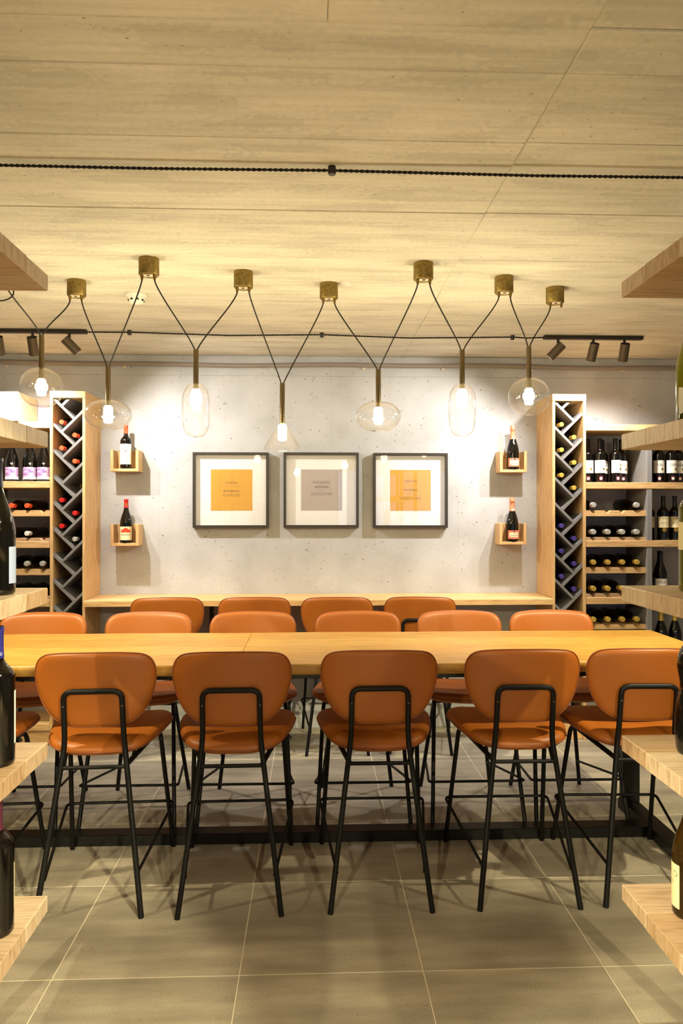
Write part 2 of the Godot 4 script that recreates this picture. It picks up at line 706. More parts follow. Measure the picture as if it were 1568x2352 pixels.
	# pendant glass and bulb
	var g := plain(Color(1.0, 0.90, 0.70, 0.0008), 0.0)
	g.transparency = BaseMaterial3D.TRANSPARENCY_ALPHA
	M.lamp_glass = g
	var pane := plain(Color(0.96, 0.97, 0.96, 0.02), 0.0)
	pane.transparency = BaseMaterial3D.TRANSPARENCY_ALPHA
	M.pane = pane
	var b := plain(Color(1, 0.95, 0.85), 0.5)
	b.emission_enabled = true
	b.emission = Color(1.0, 0.93, 0.76)
	b.emission_energy_multiplier = 6.0
	M.bulb = b
	var lens := plain(Color(1, 1, 1), 0.5)
	lens.emission_enabled = true
	lens.emission = SOFT
	lens.emission_energy_multiplier = 6.0
	M.lens = lens
	# pictures
	M.frame = plain(Color(0.18, 0.155, 0.125), 0.45)
	M.mat_board = plain(Color(0.95, 0.945, 0.945), 0.9)
	M.yellow_print = plain(Color(0.83, 0.615, 0.14), 0.8)
	M.grey_print = plain(Color(0.70, 0.655, 0.63), 0.8)
	M.ink_bold = plain(Color(0.33, 0.22, 0.10), 0.8)
	M.ink_thin = plain(Color(0.50, 0.38, 0.16), 0.8)
	M.ink_pale = plain(Color(0.74, 0.55, 0.17), 0.8)
	M.ink_grey = plain(Color(0.45, 0.40, 0.38), 0.8)
	M.ink_faint = plain(Color(0.62, 0.57, 0.54), 0.8)
	M.ink_black = plain(Color(0.10, 0.09, 0.08), 0.8)
	# bottles
	var dk := plain(Color(0.030, 0.026, 0.020), 0.06)
	dk.metallic_specular = 0.55
	M.dark_glass = dk
	M.brown_glass = plain(Color(0.075, 0.055, 0.025), 0.06)
	var ol := plain(Color(0.80, 0.78, 0.12, 0.06), 0.02)
	ol.refraction_enabled = true
	ol.refraction_scale = 0.04
	M.yellow_wine = ol
	var o2 := plain(Color(0.62, 0.58, 0.20, 0.10), 0.02)
	o2.refraction_enabled = true
	o2.refraction_scale = 0.04
	M.olive_wine = o2
	var o3 := plain(Color(0.30, 0.22, 0.06, 0.25), 0.03)
	o3.refraction_enabled = true
	o3.refraction_scale = 0.04
	M.amber_wine = o3
	for e in [["cap_orange", Color(0.90, 0.33, 0.18)], ["cap_red", Color(0.72, 0.12, 0.12)], ["cap_gold", Color(0.80, 0.66, 0.30)], ["cap_purple", Color(0.27, 0.20, 0.50)], ["cap_silver", Color(0.74, 0.73, 0.70)], ["cap_black", Color(0.06, 0.05, 0.05)], ["cap_blue", Color(0.17, 0.17, 0.50)], ["cap_wine", Color(0.30, 0.13, 0.20)], ["cap_navy", Color(0.10, 0.12, 0.20)], ["cap_grey", Color(0.42, 0.41, 0.38)], ["cap_white", Color(0.86, 0.85, 0.82)], ["cap_salmon", Color(0.85, 0.55, 0.40)], ["cap_plum", Color(0.25, 0.10, 0.15)]]:
		M[e[0]] = plain(e[1], 0.35, 0.35 if e[0] in ["cap_gold", "cap_silver", "cap_salmon"] else 0.0)
	M.paper = plain(Color(0.93, 0.92, 0.88), 0.75)
	M.cream = plain(Color(0.88, 0.83, 0.66), 0.75)
	M.pale_blue = plain(Color(0.62, 0.68, 0.82), 0.75)
	M.salmon = plain(Color(0.85, 0.45, 0.35), 0.75)
	M.red_print = plain(Color(0.80, 0.27, 0.13), 0.75)
	M.medal = plain(Color(0.58, 0.47, 0.18), 0.4, 0.5)
	M.maroon = plain(Color(0.42, 0.13, 0.17), 0.75)
	var sw := plain(Color(1, 1, 1), 0.75)
	sw.albedo_texture = noise_tex(41, 0.012, [[0.2, Color(0.42, 0.33, 0.58)], [0.45, Color(0.78, 0.52, 0.66)], [0.6, Color(0.90, 0.78, 0.82)], [0.85, Color(0.55, 0.47, 0.70)]], 256, 4)
	sw.uv1_triplanar = true
	sw.uv1_scale = Vector3(4, 16, 4)
	M.sunset = sw

# ---------------------------------------------------------------- the room
func build_floor() -> void:
	var fl := structure("floor")
	part("slab", box(Vector3(8.4, 0.12, 7.8), 0.0), M.grout, fl, Vector3(0, -0.0608, -1.29))
	var m := box(Vector3(0.5968, 0.012, 0.5968), 0.0008)
	for i in range(-8, 7):
		for j in range(-4, 9):
			var x := 0.363 + 0.6 * i - 0.3
			var z := -3.018 + 0.6 * j + 0.3
			if z - 0.3 < WALL_Z or z + 0.3 > 2.6 or x - 0.3 < -4.2 or x + 0.3 > 4.2:
				continue
			part("tile", m, M.tiles[rng.randi() % 3], fl, Vector3(x, -0.006, z))
	# the cut row along the back wall
	var z1 := -3.018 - 0.6 * 3.0
	var cut := box(Vector3(0.5965, 0.012, z1 - WALL_Z - 0.004), 0.001)
	for i in range(-6, 7):
		part("tile", cut, M.tiles[rng.randi() % 3], fl, Vector3(0.363 + 0.6 * i - 0.3, -0.006, (z1 + WALL_Z) / 2.0))

func build_back_wall() -> void:
	var w := structure("wall_back")
	part("wall_core", box(Vector3(8.8, 2.9, 0.2), 0.0), M.concrete, w, Vector3(0, 1.35, WALL_Z - 0.135))
	var xs := [-4.2, -3.37, -3.12, -2.22, -1.315, -1.061, -0.155, 0.134, 1.026, 1.31, 2.21, 2.47, 3.37, 4.2]
	for i in xs.size() - 1:
		var width: float = xs[i + 1] - xs[i]
		var d := rng.randf_range(-0.0006, 0.0006)
		part("panel", box(Vector3(width, 2.46, 0.034), 0.0005), M.concrete, w, Vector3((xs[i] + xs[i + 1]) / 2.0, 1.23, WALL_Z - 0.017 + d))
		part("panel", box(Vector3(width, 0.14, 0.032), 0.0008), M.concrete, w, Vector3((xs[i] + xs[i + 1]) / 2.0, 2.531, WALL_Z - 0.018))
	# shallow plugged tie holes of the formwork
	var ring := lathe([Vector2(0.021, 0), Vector2(0.0195, 0.0008), Vector2(0.0185, 0.0006), Vector2(0.0, 0.0006)], 24)
	for p in [[0.575, 2.008], [1.40, 2.03], [-0.53, 2.03]]:
		part("tie_hole_plug", ring, M.concrete, w, Vector3(p[0], p[1], WALL_Z - 0.0004), Vector3(PI / 2, 0, 0))

func build_ceiling() -> void:
	var c := structure("ceiling")
	part("slab", box(Vector3(8.8, 0.2, 8.2), 0.0), M.ceiling, c, Vector3(0, CEIL + 0.12, -1.29))
	var zs := [-5.19, -4.72, -4.21, -3.70, -3.195, -2.69, -2.174, -1.827, -1.655, -1.15, -0.64, -0.13, 0.38, 0.89, 1.40, 1.91, 2.61]
	for j in zs.size() - 1:
		var xs := [-4.2, -1.85, 0.634, 3.1, 4.2]
		if j == 8: xs = [-4.2, -2.4, 0.034, 0.634, 2.5, 4.2]
		for i in xs.size() - 1:
			var wx: float = xs[i + 1] - xs[i]
			var wz: float = zs[j + 1] - zs[j]
			part("formwork_panel", box(Vector3(wx - 0.001, 0.03, wz - 0.001), 0.003), M.ceiling, c, Vector3((xs[i] + xs[i + 1]) / 2.0, CEIL + 0.015 + rng.randf_range(-0.0022, 0.0022), (zs[j] + zs[j + 1]) / 2.0))

func build_other_walls() -> void:
	for s in [-1, 1]:
		var w := structure("wall_left" if s < 0 else "wall_right")
		part("wall_core", box(Vector3(0.2, 2.7, 8.0), 0.0), M.concrete, w, Vector3(s * 4.3, 1.3, -1.29))
	# wall behind the camera; unseen window on the right gives left bottles bluish reflections
	var f := structure("wall_front")
	part("wall_core", box(Vector3(4.6, 2.7, 0.2), 0.0), M.concrete, f, Vector3(-1.9, 1.3, 2.7))
	part("wall_core", box(Vector3(1.6, 2.7, 0.2), 0.0), M.concrete, f, Vector3(3.4, 1.3, 2.7))
	part("wall_core", box(Vector3(2.2, 0.35, 0.2), 0.0), M.concrete, f, Vector3(1.5, 2.475, 2.7))
	part("wall_core", box(Vector3(2.2, 0.5, 0.2), 0.0), M.concrete, f, Vector3(1.5, 0.2, 2.7))
	var win := structure("unseen_window_1")
	for y in [0.475, 2.275]: part("unseen_window_frame", box(Vector3(2.2, 0.05, 0.07)), M.black, win, Vector3(1.5, y, 2.7))
	for x in [0.425, 1.5, 2.575]: part("unseen_window_frame", box(Vector3(0.05, 1.85, 0.07)), M.black, win, Vector3(x, 1.375, 2.7))
	for x in [0.96, 2.04]: part("unseen_window_pane", box(Vector3(1.02, 1.75, 0.006), 0.0), M.pane, win, Vector3(x, 1.375, 2.7))

# ---------------------------------------------------------------- furniture
const TOWER_IN := 0.188
const TOWER_P := 0.1685
const TOWER_TOP := 2.245
func tower(x: float, label: String) -> void:
	# x: middle of the tower; front at z -4.84
	var t := thing("wine_tower", label, "wine rack", Vector3(x, 0, -5.015), 0.0, "tall zigzag wine towers")
	var side := TOWER_IN / 2.0 + 0.0095
	for s in [-1, 1]:
		part("side_panel", box(Vector3(0.019, TOWER_TOP, 0.345)), M.oak_y, t, Vector3(s * side, TOWER_TOP / 2.0, 0.0))
	part("top_panel", box(Vector3(TOWER_IN + 0.04, 0.045, 0.349)), M.oak_x, t, Vector3(0, TOWER_TOP + 0.0225, 0.0))
	part("plinth", box(Vector3(TOWER_IN - 0.001, 0.10, 0.32)), M.oak_x, t, Vector3(0, 0.05, 0.0))
	part("back_panel", box(Vector3(TOWER_IN - 0.001, TOWER_TOP - 0.101, 0.006), 0.0), M.oak_y, t, Vector3(0, TOWER_TOP / 2.0 + 0.0505, -0.1695))
	var inner := rect(-TOWER_IN / 2.0, TOWER_IN / 2.0, 0.101, TOWER_TOP)
	var tv := 0.0225
	var b := 0.256 + tv / 2.0
	for k in range(-1, 14):
		var y0 := TOWER_TOP - TOWER_P * k - 0.002
		var x0 := -TOWER_IN / 2.0
		# falling slat, its foot resting on the rising one
		var xe := 0.128
		var fall := PackedVector2Array([Vector2(0, y0 + tv / 2), Vector2(0, y0 - tv / 2), Vector2((b - tv) / 2.0, y0 - (b - tv) / 2.0 - tv / 2), Vector2(b / 2.0, y0 - b / 2.0 + tv / 2)])
		var lo := (b - TOWER_P + tv) / 2.0
		var hi := (b - TOWER_P) / 2.0
		var rise := PackedVector2Array([Vector2(lo, y0 + lo - b - tv / 2), Vector2(TOWER_IN, y0 + TOWER_IN - b - tv / 2), Vector2(TOWER_IN, y0 + TOWER_IN - b + tv / 2), Vector2(hi, y0 + hi - b + tv / 2)])
		for poly in [fall, rise]:
			var moved := PackedVector2Array()
			for p in poly: moved.append(Vector2(p.x + x0, p.y))
			for piece in Geometry2D.intersect_polygons(moved, inner):
				var slat := PackedVector2Array()
				var area := 0.0
				var c := Vector2.ZERO
				for p in piece: c += p
				c /= piece.size()
				for i in piece.size():
					slat.append(c + (piece[i] - c) * 0.998)
					area += piece[i].cross(piece[(i + 1) % piece.size()])
				if absf(area) > 0.0004:
					part("slat", extrude(slat, -0.165, 0.158), M.slat, t)

func build_towers() -> void:
	tower(-1.577, "oak wine tower with grey zigzag slats, red and orange capped bottles inside")
	tower(1.700, "oak wine tower with grey zigzag slats, gold and purple capped bottles inside")

func notched(x0: float, x1: float, y0: float, y1: float, spots: Array) -> ArrayMesh:
	# a plank whose top has a V notch at each spot
	var poly := PackedVector2Array([Vector2(x0, y0), Vector2(x1, y0), Vector2(x1, y1)])
	for i in range(spots.size() - 1, -1, -1):
		var s: float = spots[i]
		if s - 0.024 < x0 or s + 0.024 > x1: continue
		poly.append(Vector2(s + 0.024, y1)); poly.append(Vector2(s + 0.002, y1 - 0.020)); poly.append(Vector2(s - 0.002, y1 - 0.020)); poly.append(Vector2(s - 0.024, y1))
	poly.append(Vector2(x0, y1))
	return extrude(poly, -0.165, 0.15)

const SHELVES := [[2.092, 0.042], [1.706, 0.042], [1.318, 0.042], [0.940, 0.044], [0.55, 0.042], [0.14, 0.042]]
const RACKS := [[1.520, 0.039, false], [1.340, 0.0215, true], [1.138, 0.038, false], [0.962, 0.0215, true], [0.757, 0.030, false]]
var rack_spots_right := [1.872, 1.970, 2.068, 2.166]
var rack_spots_left := [-1.745, -1.845, -1.945, -2.045]

func build_shelving() -> void:
	for s in [1, -1]:
		var xa := 1.8165 if s > 0 else -1.6935
		var xb: float = xa + s * 1.55
		var t := thing("shelving", "oak wall shelving with grey upright beside the gold capped tower" if s > 0 else "oak wall shelving beside the red capped tower, wooden crate on top", "shelf", Vector3(0, 0, -5.02), 0.0, "oak shelving along the concrete wall")
		for h in SHELVES:
			part("shelf_board", box(Vector3(1.55, h[1], 0.335)), M.oak_x, t, Vector3((xa + xb) / 2.0, h[0] - h[1] / 2.0, 0))
		# grey uprights between the boards
		for i in SHELVES.size() - 1:
			var lo: float = SHELVES[i + 1][0]
			var hi: float = SHELVES[i][0] - SHELVES[i][1]
			for x in ([2.247, 3.10] if s > 0 else [-2.115, -3.0]):
				part("upright", box(Vector3(0.036, hi - lo - 0.0004, 0.33)), M.grey_panel, t, Vector3(x, (hi + lo) / 2.0, 0))
		for r in RACKS:
			var spots: Array = rack_spots_right if s > 0 else rack_spots_left.duplicate()
			if s < 0: spots.reverse()
			var x0 := xa + 0.0005 if s > 0 else -2.0965
			var x1 := 2.2285 if s > 0 else xa - 0.0005
			var o := part("bottle_rack", notched(x0, x1, r[0] - r[1], r[0], spots), M.plank[1] if r[2] else M.oak_x, t)
			o.set_meta("label", "notched oak rack plank for lying bottles")
		part("base_board", box(Vector3(1.55, 0.098, 0.30)), M.oak_x, t, Vector3((xa + xb) / 2.0, 0.049, -0.01))

func build_counter() -> void:
	var t := thing("wall_counter", "narrow oak counter under the pictures between the two towers", "counter", Vector3(0.06, 0, -4.99))
	var w := 3.043
	for i in 3:
		part("plank", box(Vector3(w, 0.036, 0.1322), 0.0008), M.oak_x, t, Vector3(0, 0.92, -0.131 + 0.1325 * i))
	part("support_leg", box(Vector3(0.024, 0.9015, 0.05)), M.black_steel, t, Vector3(-0.735, 0.4508, -0.02))
	part("support_leg", box(Vector3(0.024, 0.9015, 0.05)), M.black_steel, t, Vector3(0.62, 0.4508, -0.02))

func build_table() -> void:
	var t := thing("counter_table", "long oak counter-height table with live edge and black steel base", "table", Vector3(0, 0, -3.347))
	# the top: two halves end to end, each of four planks; the outer ones keep the natural edge
	var xs := [-2.34, -0.302, 1.735]
	var zs := [-0.398, -0.205, -0.01, 0.195, 0.398]
	var f := FastNoiseLite.new()
	f.seed = 5
	f.frequency = 1.6
	f.fractal_octaves = 4
	for i in 2:
		for j in 4:
			var x0: float = xs[i] + (0.0008 if i == 1 else 0.0)
			var x1: float = xs[i + 1] - (0.0008 if i == 0 else 0.0)
			if j in [1, 2]:
				part("plank", box(Vector3(x1 - x0, 0.045, zs[j + 1] - zs[j] - 0.0002), 0.0006), M.table[(i + j) % 3], t, Vector3((x0 + x1) / 2.0, 0.8775, (zs[j] + zs[j + 1]) / 2.0))
			else:
				var zin: float = zs[1] if j == 0 else zs[3]
				var zout: float = zs[0] if j == 0 else zs[4]
				var s := -1.0 if j == 0 else 1.0
				# cross sections along x
				var st := SurfaceTool.new()
				st.begin(Mesh.PRIMITIVE_TRIANGLES)
				var n := 70
				var sec := []
				for k in n + 1:
					var x: float = lerp(x0, x1, float(k) / n)
					var a: float = f.get_noise_2d(x * 0.8, 3.0 * s) * 0.014
					var b: float = f.get_noise_2d(x * 2.6, 9.0 * s) * 0.008
					var c: float = f.get_noise_2d(x * 1.7, 15.0 * s) * 0.012
					sec.append([Vector3(x, 0.9, zin), Vector3(x, 0.9, zout + s * (a - 0.004)), Vector3(x, 0.897, zout + s * a), Vector3(x, 0.884, zout + s * (a + b - 0.001)), Vector3(x, 0.868, zout + s * (a + c - 0.003)), Vector3(x, 0.857, zout + s * (a + c * 0.6 - 0.010)), Vector3(x, 0.855, zout + s * (a + c * 0.5 - 0.014)), Vector3(x, 0.855, zin)])
				var q: int = sec[0].size()
				for k in n:
					for e in q:
						var e2 := (e + 1) % q
						st.set_smooth_group(1 if e in [1, 2, 3, 4, 5] else (2 + e))
						var A: Vector3 = sec[k][e]
						var B: Vector3 = sec[k][e2]
						var C: Vector3 = sec[k + 1][e2]
						var D: Vector3 = sec[k + 1][e]
						for tri in ([[A, C, B], [A, D, C]] if s > 0 else [[A, B, C], [A, C, D]]):
							for p in tri: st.add_vertex(p)
				for k in [0, n]:
					st.set_smooth_group(20 + k)
					for e in range(1, q - 1):
						var up: bool = (k == 0) == (s > 0)
						st.add_vertex(sec[k][0])
						st.add_vertex(sec[k][e] if up else sec[k][e + 1])
						st.add_vertex(sec[k][e + 1] if up else sec[k][e])
				st.index()
				st.generate_normals()
				var o := part("plank", st.commit(), M.table[(i + j) % 3], t)
				o.set_meta("label", "table plank with natural live edge")
	# the base: two end frames of flat steel tube, joined under the top and along the floor
	for x in [1.60, -2.20]:
		for z in [-0.335, 0.335]:
			part("post", box(Vector3(0.085, 0.754, 0.05), 0.003), M.black_steel, t, Vector3(x, 0.4275, z))
		part("floor_runner", box(Vector3(0.085, 0.05, 0.76), 0.003), M.black_steel, t, Vector3(x, 0.0252, 0))
		part("top_runner", box(Vector3(0.085, 0.05, 0.72), 0.003), M.black_steel, t, Vector3(x, 0.8298, 0))
	part("floor_beam", box(Vector3(3.715, 0.05, 0.08), 0.003), M.black_steel, t, Vector3(-0.30, 0.0252, -0.067))
	for z in [-0.30, 0.30]:
		part("top_beam", box(Vector3(3.715, 0.03, 0.04), 0.002), M.black_steel, t, Vector3(-0.30, 0.8398, z))

func make_stool(label: String) -> Node3D:
	# faces -z; origin on the floor under the middle of the footprint
	var t := thing("bar_stool", label, "bar stool", Vector3.ZERO, 0.0, "tan leather bar stools")
	t.set_meta("base_name", "bar_stool")
	var seat_line := smooth_outline([Vector2(0, -0.195), Vector2(0.10, -0.190), Vector2(0.175, -0.150), Vector2(0.212, -0.06), Vector2(0.236, 0.06), Vector2(0.240, 0.155), Vector2(0.205, 0.218), Vector2(0.12, 0.238), Vector2(0, 0.243)])
	var on_seat := func(u: float, v: float, w: float) -> Vector3:
		var dish: float = -0.016 * (1.0 - pow(u / 0.24, 2.0)) * 0.9 + 0.004
		var back: float = 0.012 * pow(clampf((-v - 0.05) / 0.14, 0.0, 1.0), 2.0)
		return Vector3(u, 0.612 + w + dish - back + 0.02 * (v + 0.1), -v)
	var seat := part("seat", cushion(seat_line, 0.052, 0.004, on_seat), M.leather, t)
	var edge := []
	for p in seat_line: edge.append(on_seat.call(p.x * 1.0, p.y, -0.004) )
	part("piping", tube(edge, 0.0032, 6, true), M.piping, seat)
	part("tag", box(Vector3(0.004, 0.016, 0.022), 0.001), M.tag, seat, Vector3(0.222, 0.585, 0.03), Vector3(0, 0, 0.5))
	var back_line := smooth_outline([Vector2(0, 0.0), Vector2(0.10, 0.003), Vector2(0.165, 0.038), Vector2(0.206, 0.10), Vector2(0.226, 0.18), Vector2(0.221, 0.238), Vector2(0.190, 0.274), Vector2(0.12, 0.286), Vector2(0, 0.289)])
	var on_back := func(u: float, v: float, w: float) -> Vector3:
		var wrap: float = -0.75 * u * u
		return Vector3(u, 0.684 + v, 0.192 + w + wrap + 0.13 * v)
	var rest := part("backrest", cushion(back_line, 0.032, 0.003, on_back), M.leather, t)
	var rim := []
	for p in back_line: rim.append(on_back.call(p.x, p.y, 0.004))
	part("piping", tube(rim, 0.003, 6, true), M.piping, rest)
	# rear legs run up into the loop that carries the backrest
	for s in [-1, 1]:
		part("leg", tube(rounded([Vector3(s * 0.192, 0.0, 0.296), Vector3(s * 0.113, 0.61, 0.204), Vector3(s * 0.110, 0.66, 0.212)], 0.03), 0.0105, 10), M.black, t)
		part("leg", tube(rounded([Vector3(s * 0.222, 0.0, -0.296), Vector3(s * 0.188, 0.578, -0.135), Vector3(s * 0.115, 0.535, 0.213)], 0.05, 6), 0.0098, 10), M.black, t)
	part("back_loop", tube(rounded([Vector3(-0.110, 0.655, 0.211), Vector3(-0.108, 0.828, 0.236), Vector3(0.108, 0.828, 0.236), Vector3(0.110, 0.655, 0.211)], 0.035, 6), 0.0105, 10), M.black, t)
	for s in [-1, 1]:
		part("screw", lathe([Vector2(0.0035, 0.0), Vector2(0.003, 0.0012), Vector2(0, 0.0014)], 10), M.spot, t, Vector3(s * 0.109, 0.772, 0.238), Vector3(PI / 2, 0, 0))
	part("cross_bar", tube([Vector3(-0.118, 0.535, 0.215), Vector3(0.118, 0.535, 0.215)], 0.008, 8), M.black, t)
	part("seat_rail", tube([Vector3(-0.185, 0.567, -0.10), Vector3(0.185, 0.567, -0.10)], 0.008, 8), M.black, t)
	part("footrest", tube(rounded([Vector3(-0.166, 0.140, 0.270), Vector3(-0.232, 0.222, -0.250), Vector3(0.232, 0.222, -0.250), Vector3(0.166, 0.140, 0.270)], 0.03), 0.0062, 8), M.black, t)
	return t

func build_stools() -> void:
	var first: Node3D = null
	var rows := [
		[[-1.40, -3.06, 3.0, "tan leather bar stool cut by left picture edge, near side of table"],
		[-0.836, -3.065, 2.0, "tan leather bar stool on near side of table, leftmost whole one"],
		[-0.312, -3.06, 1.0, "tan leather bar stool on near side of table, second whole one from left"],
		[0.262, -3.068, -0.5, "tan leather bar stool on near side of table, third whole one from left"],
		[0.826, -3.068, -0.5, "tan leather bar stool on near side of table, fourth whole one from left"],
		[1.318, -3.068, -2.0, "tan leather bar stool on near side of table, rightmost behind the wavy bottle"]],
		[[-1.412, -3.765, 180.5, "tan leather bar stool on far side of table, leftmost of six"],
		[-0.862, -3.765, 180.0, "tan leather bar stool on far side of table, second of six from left"],
		[-0.316, -3.762, 179.5, "tan leather bar stool on far side of table, third of six from left"],
		[0.243, -3.762, 180.0, "tan leather bar stool on far side of table, fourth of six from left"],
		[0.786, -3.757, 180.0, "tan leather bar stool on far side of table, fifth of six from left"],
		[1.283, -3.757, 179.5, "tan leather bar stool on far side of table, rightmost of six"]],
		[[-0.926, -4.895, 4.0, "tan leather bar stool at the wall counter, leftmost of four"],
		[-0.368, -4.892, 1.0, "tan leather bar stool at the wall counter, second of four from left"],
		[0.156, -4.875, 0.0, "tan leather bar stool at the wall counter, third of four from left"],
		[0.703, -4.872, -6.0, "tan leather bar stool at the wall counter, rightmost of four"]]]
	for row in rows:
		for c in row:
			if first == null:
				first = make_stool(c[3])
				first.position = Vector3(c[0], 0, c[1])
				first.rotation.y = deg_to_rad(c[2])
			else:
				copy_of(first, c[3], Vector3(c[0], 0, c[1]), deg_to_rad(c[2]))

const AISLE_HEIGHTS := [2.071, 1.695, 1.322, 0.953, 0.586, 0.22]
func build_aisle_shelves() -> void:
	for s in [-1, 1]:
		var edge := 0.632 if s < 0 else 0.762
		var t := thing("aisle_shelving", "thick oak shelves at left picture edge with three dark bottles" if s < 0 else "thick oak shelves at right picture edge with four bottles", "shelf", Vector3(s * edge, 0, -1.80), 0.0, "oak shelving on both sides of the aisle")
		for h in AISLE_HEIGHTS:
			var z := 0.0
			var i := 0
			while z < 1.55:
				var w := 0.135 + 0.02 * ((i * 7) % 3)
				part("plank", box(Vector3(0.42, 0.039, w - 0.0004), 0.0022 if i == 0 else 0.0008), M.plank[(i + int(h * 10) + (1 if s > 0 else 0)) % 3], t, Vector3(s * 0.21, h - 0.0195, z + w / 2.0))
				z += w
				i += 1
		for z in [0.12, 1.45]:
			part("post", box(Vector3(0.04, 2.598, 0.04)), M.black_steel, t, Vector3(s * 0.4405, 1.3, z))

# ---------------------------------------------------------------- lamps
var canopy_spots := [[-1.36, -3.275], [-1.114, -3.549], [-0.705, -3.227], [-0.314, -3.39], [0.079, -3.548], [0.488, -3.241], [0.892, -3.418], [1.184, -3.573]]

func gland(i: int, s: int) -> Vector3:
	var c: Array = canopy_spots[i]
	return Vector3(c[0] + s * 0.027, CEIL - 0.096, c[1] + 0.012)

func build_pendants() -> void:
	# ceiling cups
	var cup := lathe([Vector2(0.0, -0.074), Vector2(0.040, -0.074), Vector2(0.0435, -0.070), Vector2(0.0435, 0.0), Vector2(0.0, 0.0)], 36)
	var g := lathe([Vector2(0.0, -0.024), Vector2(0.0045, -0.024), Vector2(0.0075, -0.008), Vector2(0.0075, 0.0), Vector2(0.0, 0.0)], 14)
	var plate := box(Vector3(0.042, 0.004, 0.030), 0.001)
	var slot := box(Vector3(0.014, 0.004, 0.010), 0.001)
	var ord := ["hidden behind the top left shelf", "first whole one from the left", "second whole one from the left", "third whole one from the left", "fourth whole one from the left", "fifth whole one from the left", "sixth whole one from the left", "rightmost, one cord only"]
	for i in canopy_spots.size():
		var c: Array = canopy_spots[i]
		var t := thing("ceiling_cup", "round aged brass ceiling cup for lamp cords, " + ord[i], "lamp mount", Vector3(c[0], CEIL, c[1]), 0.0, "brass ceiling cups")
		part("cup", cup, M.brass, t)
		part("plate", plate, M.socket, t, Vector3(0, -0.0755, 0.012))
		part("slot", slot, M.dark_slot, t, Vector3(0, -0.0775, 0.016))
		for s in [-1, 1]:
			part("gland", g, M.brass, t, Vector3(s * 0.027, -0.073, 0.012))
		if i == 0:
			part("loose_cord", tube(bezier(Vector3(0.030, -0.095, 0.008), Vector3(0.10, -0.14, 0.0), Vector3(0.045, -0.185, -0.005), Vector3(-0.03, -0.173, -0.005)) + bezier(Vector3(-0.035, -0.172, -0.005), Vector3(-0.09, -0.165, -0.005), Vector3(-0.2, -0.14, 0.0), Vector3(-0.3, -0.10, 0.0)), 0.0032, 6), M.cord, t)
	# shade shape, position, stem top and bottom of the stem, height of the bulb middle
	var shades := {
		"ball": [Vector2(0.0, -0.088), Vector2(0.03, -0.087), Vector2(0.055, -0.078), Vector2(0.078, -0.058), Vector2(0.092, -0.03), Vector2(0.097, 0.0), Vector2(0.093, 0.03), Vector2(0.08, 0.056), Vector2(0.058, 0.076), Vector2(0.032, 0.088), Vector2(0.0135, 0.0905)],
		"flat": [Vector2(0.0, -0.066), Vector2(0.035, -0.066), Vector2(0.062, -0.057), Vector2(0.086, -0.040), Vector2(0.103, -0.014), Vector2(0.105, 0.006), Vector2(0.097, 0.028), Vector2(0.076, 0.050), Vector2(0.048, 0.063), Vector2(0.0135, 0.068)],
		"capsule": [Vector2(0.0, -0.118), Vector2(0.025, -0.117), Vector2(0.042, -0.106), Vector2(0.054, -0.084), Vector2(0.0605, -0.05), Vector2(0.0615, 0.0), Vector2(0.0605, 0.05), Vector2(0.053, 0.085), Vector2(0.04, 0.105), Vector2(0.025, 0.116), Vector2(0.0135, 0.119)],
		"cone": [Vector2(0.0895, -0.004), Vector2(0.091, 0.0), Vector2(0.088, 0.008), Vector2(0.060, 0.052), Vector2(0.034, 0.092), Vector2(0.018, 0.116), Vector2(0.0135, 0.122)]}
	var smooth := {}
	for k in shades:
		var pts: Array = shades[k]
		var out := []
		for i in pts.size() - 1:
			var p0: Vector2 = pts[max(i - 1, 0)]
			var p3: Vector2 = pts[min(i + 2, pts.size() - 1)]
			for j in 4: out.append(pts[i].cubic_interpolate(pts[i + 1], p0, p3, j / 4.0))
		out.append(pts[pts.size() - 1])
		var inner := []
		for p in out: inner.append(Vector2(max(0.0, p.x - 0.0022), p.y * 0.975))
		inner.reverse()
		smooth[k] = lathe(out + inner, 48, 0.3)
	var lamps := [
		["ball", -1.249, 2.080, -3.47, 2.322, 2.122, 0, "round clear glass pendant lamp, the left one near the shelf"],
		["flat", -0.923, 1.946, -3.39, 2.164, 1.988, 1, "flattened clear glass pendant lamp in front of the left bottle niche"],
		["capsule", -0.516, 1.956, -3.31, 2.227, 2.052, 2, "tall capsule glass pendant lamp left of the cone lamp"],
		["cone", -0.140, 1.800, -3.47, 2.109, 1.918, 3, "cone shaped clear glass pendant lamp above the middle picture"],
		["flat", 0.303, 1.944, -3.395, 2.163, 1.988, 4, "flattened clear glass pendant lamp right of the cone lamp"],
		["capsule", 0.678, 1.967, -3.33, 2.240, 2.064, 5, "tall capsule glass pendant lamp above the right picture"],
		["ball", 1.032, 2.056, -3.495, 2.296, 2.098, 6, "round clear glass pendant lamp before the right wine tower"]]
	for l in lamps:
		var t := thing("pendant_lamp", l[7], "pendant lamp", Vector3(l[1], l[2], l[3]), 0.0, "glass pendant lamps on brass stems")
		var top: float = l[4] - l[2]
		var low: float = l[5] - l[2]
		part("stem", lathe([Vector2(0.0, low), Vector2(0.0118, low), Vector2(0.0118, top - 0.002), Vector2(0.010, top), Vector2(0.0, top)], 20), M.stem, t)
		part("glass_shade", smooth[l[0]], M.lamp_glass, t)
		part("bulb", lathe([Vector2(0.0, low - 0.080), Vector2(0.016, low - 0.079), Vector2(0.0205, low - 0.073), Vector2(0.0205, low - 0.010), Vector2(0.014, low - 0.001), Vector2(0.0, low - 0.001)], 20), M.bulb, t)
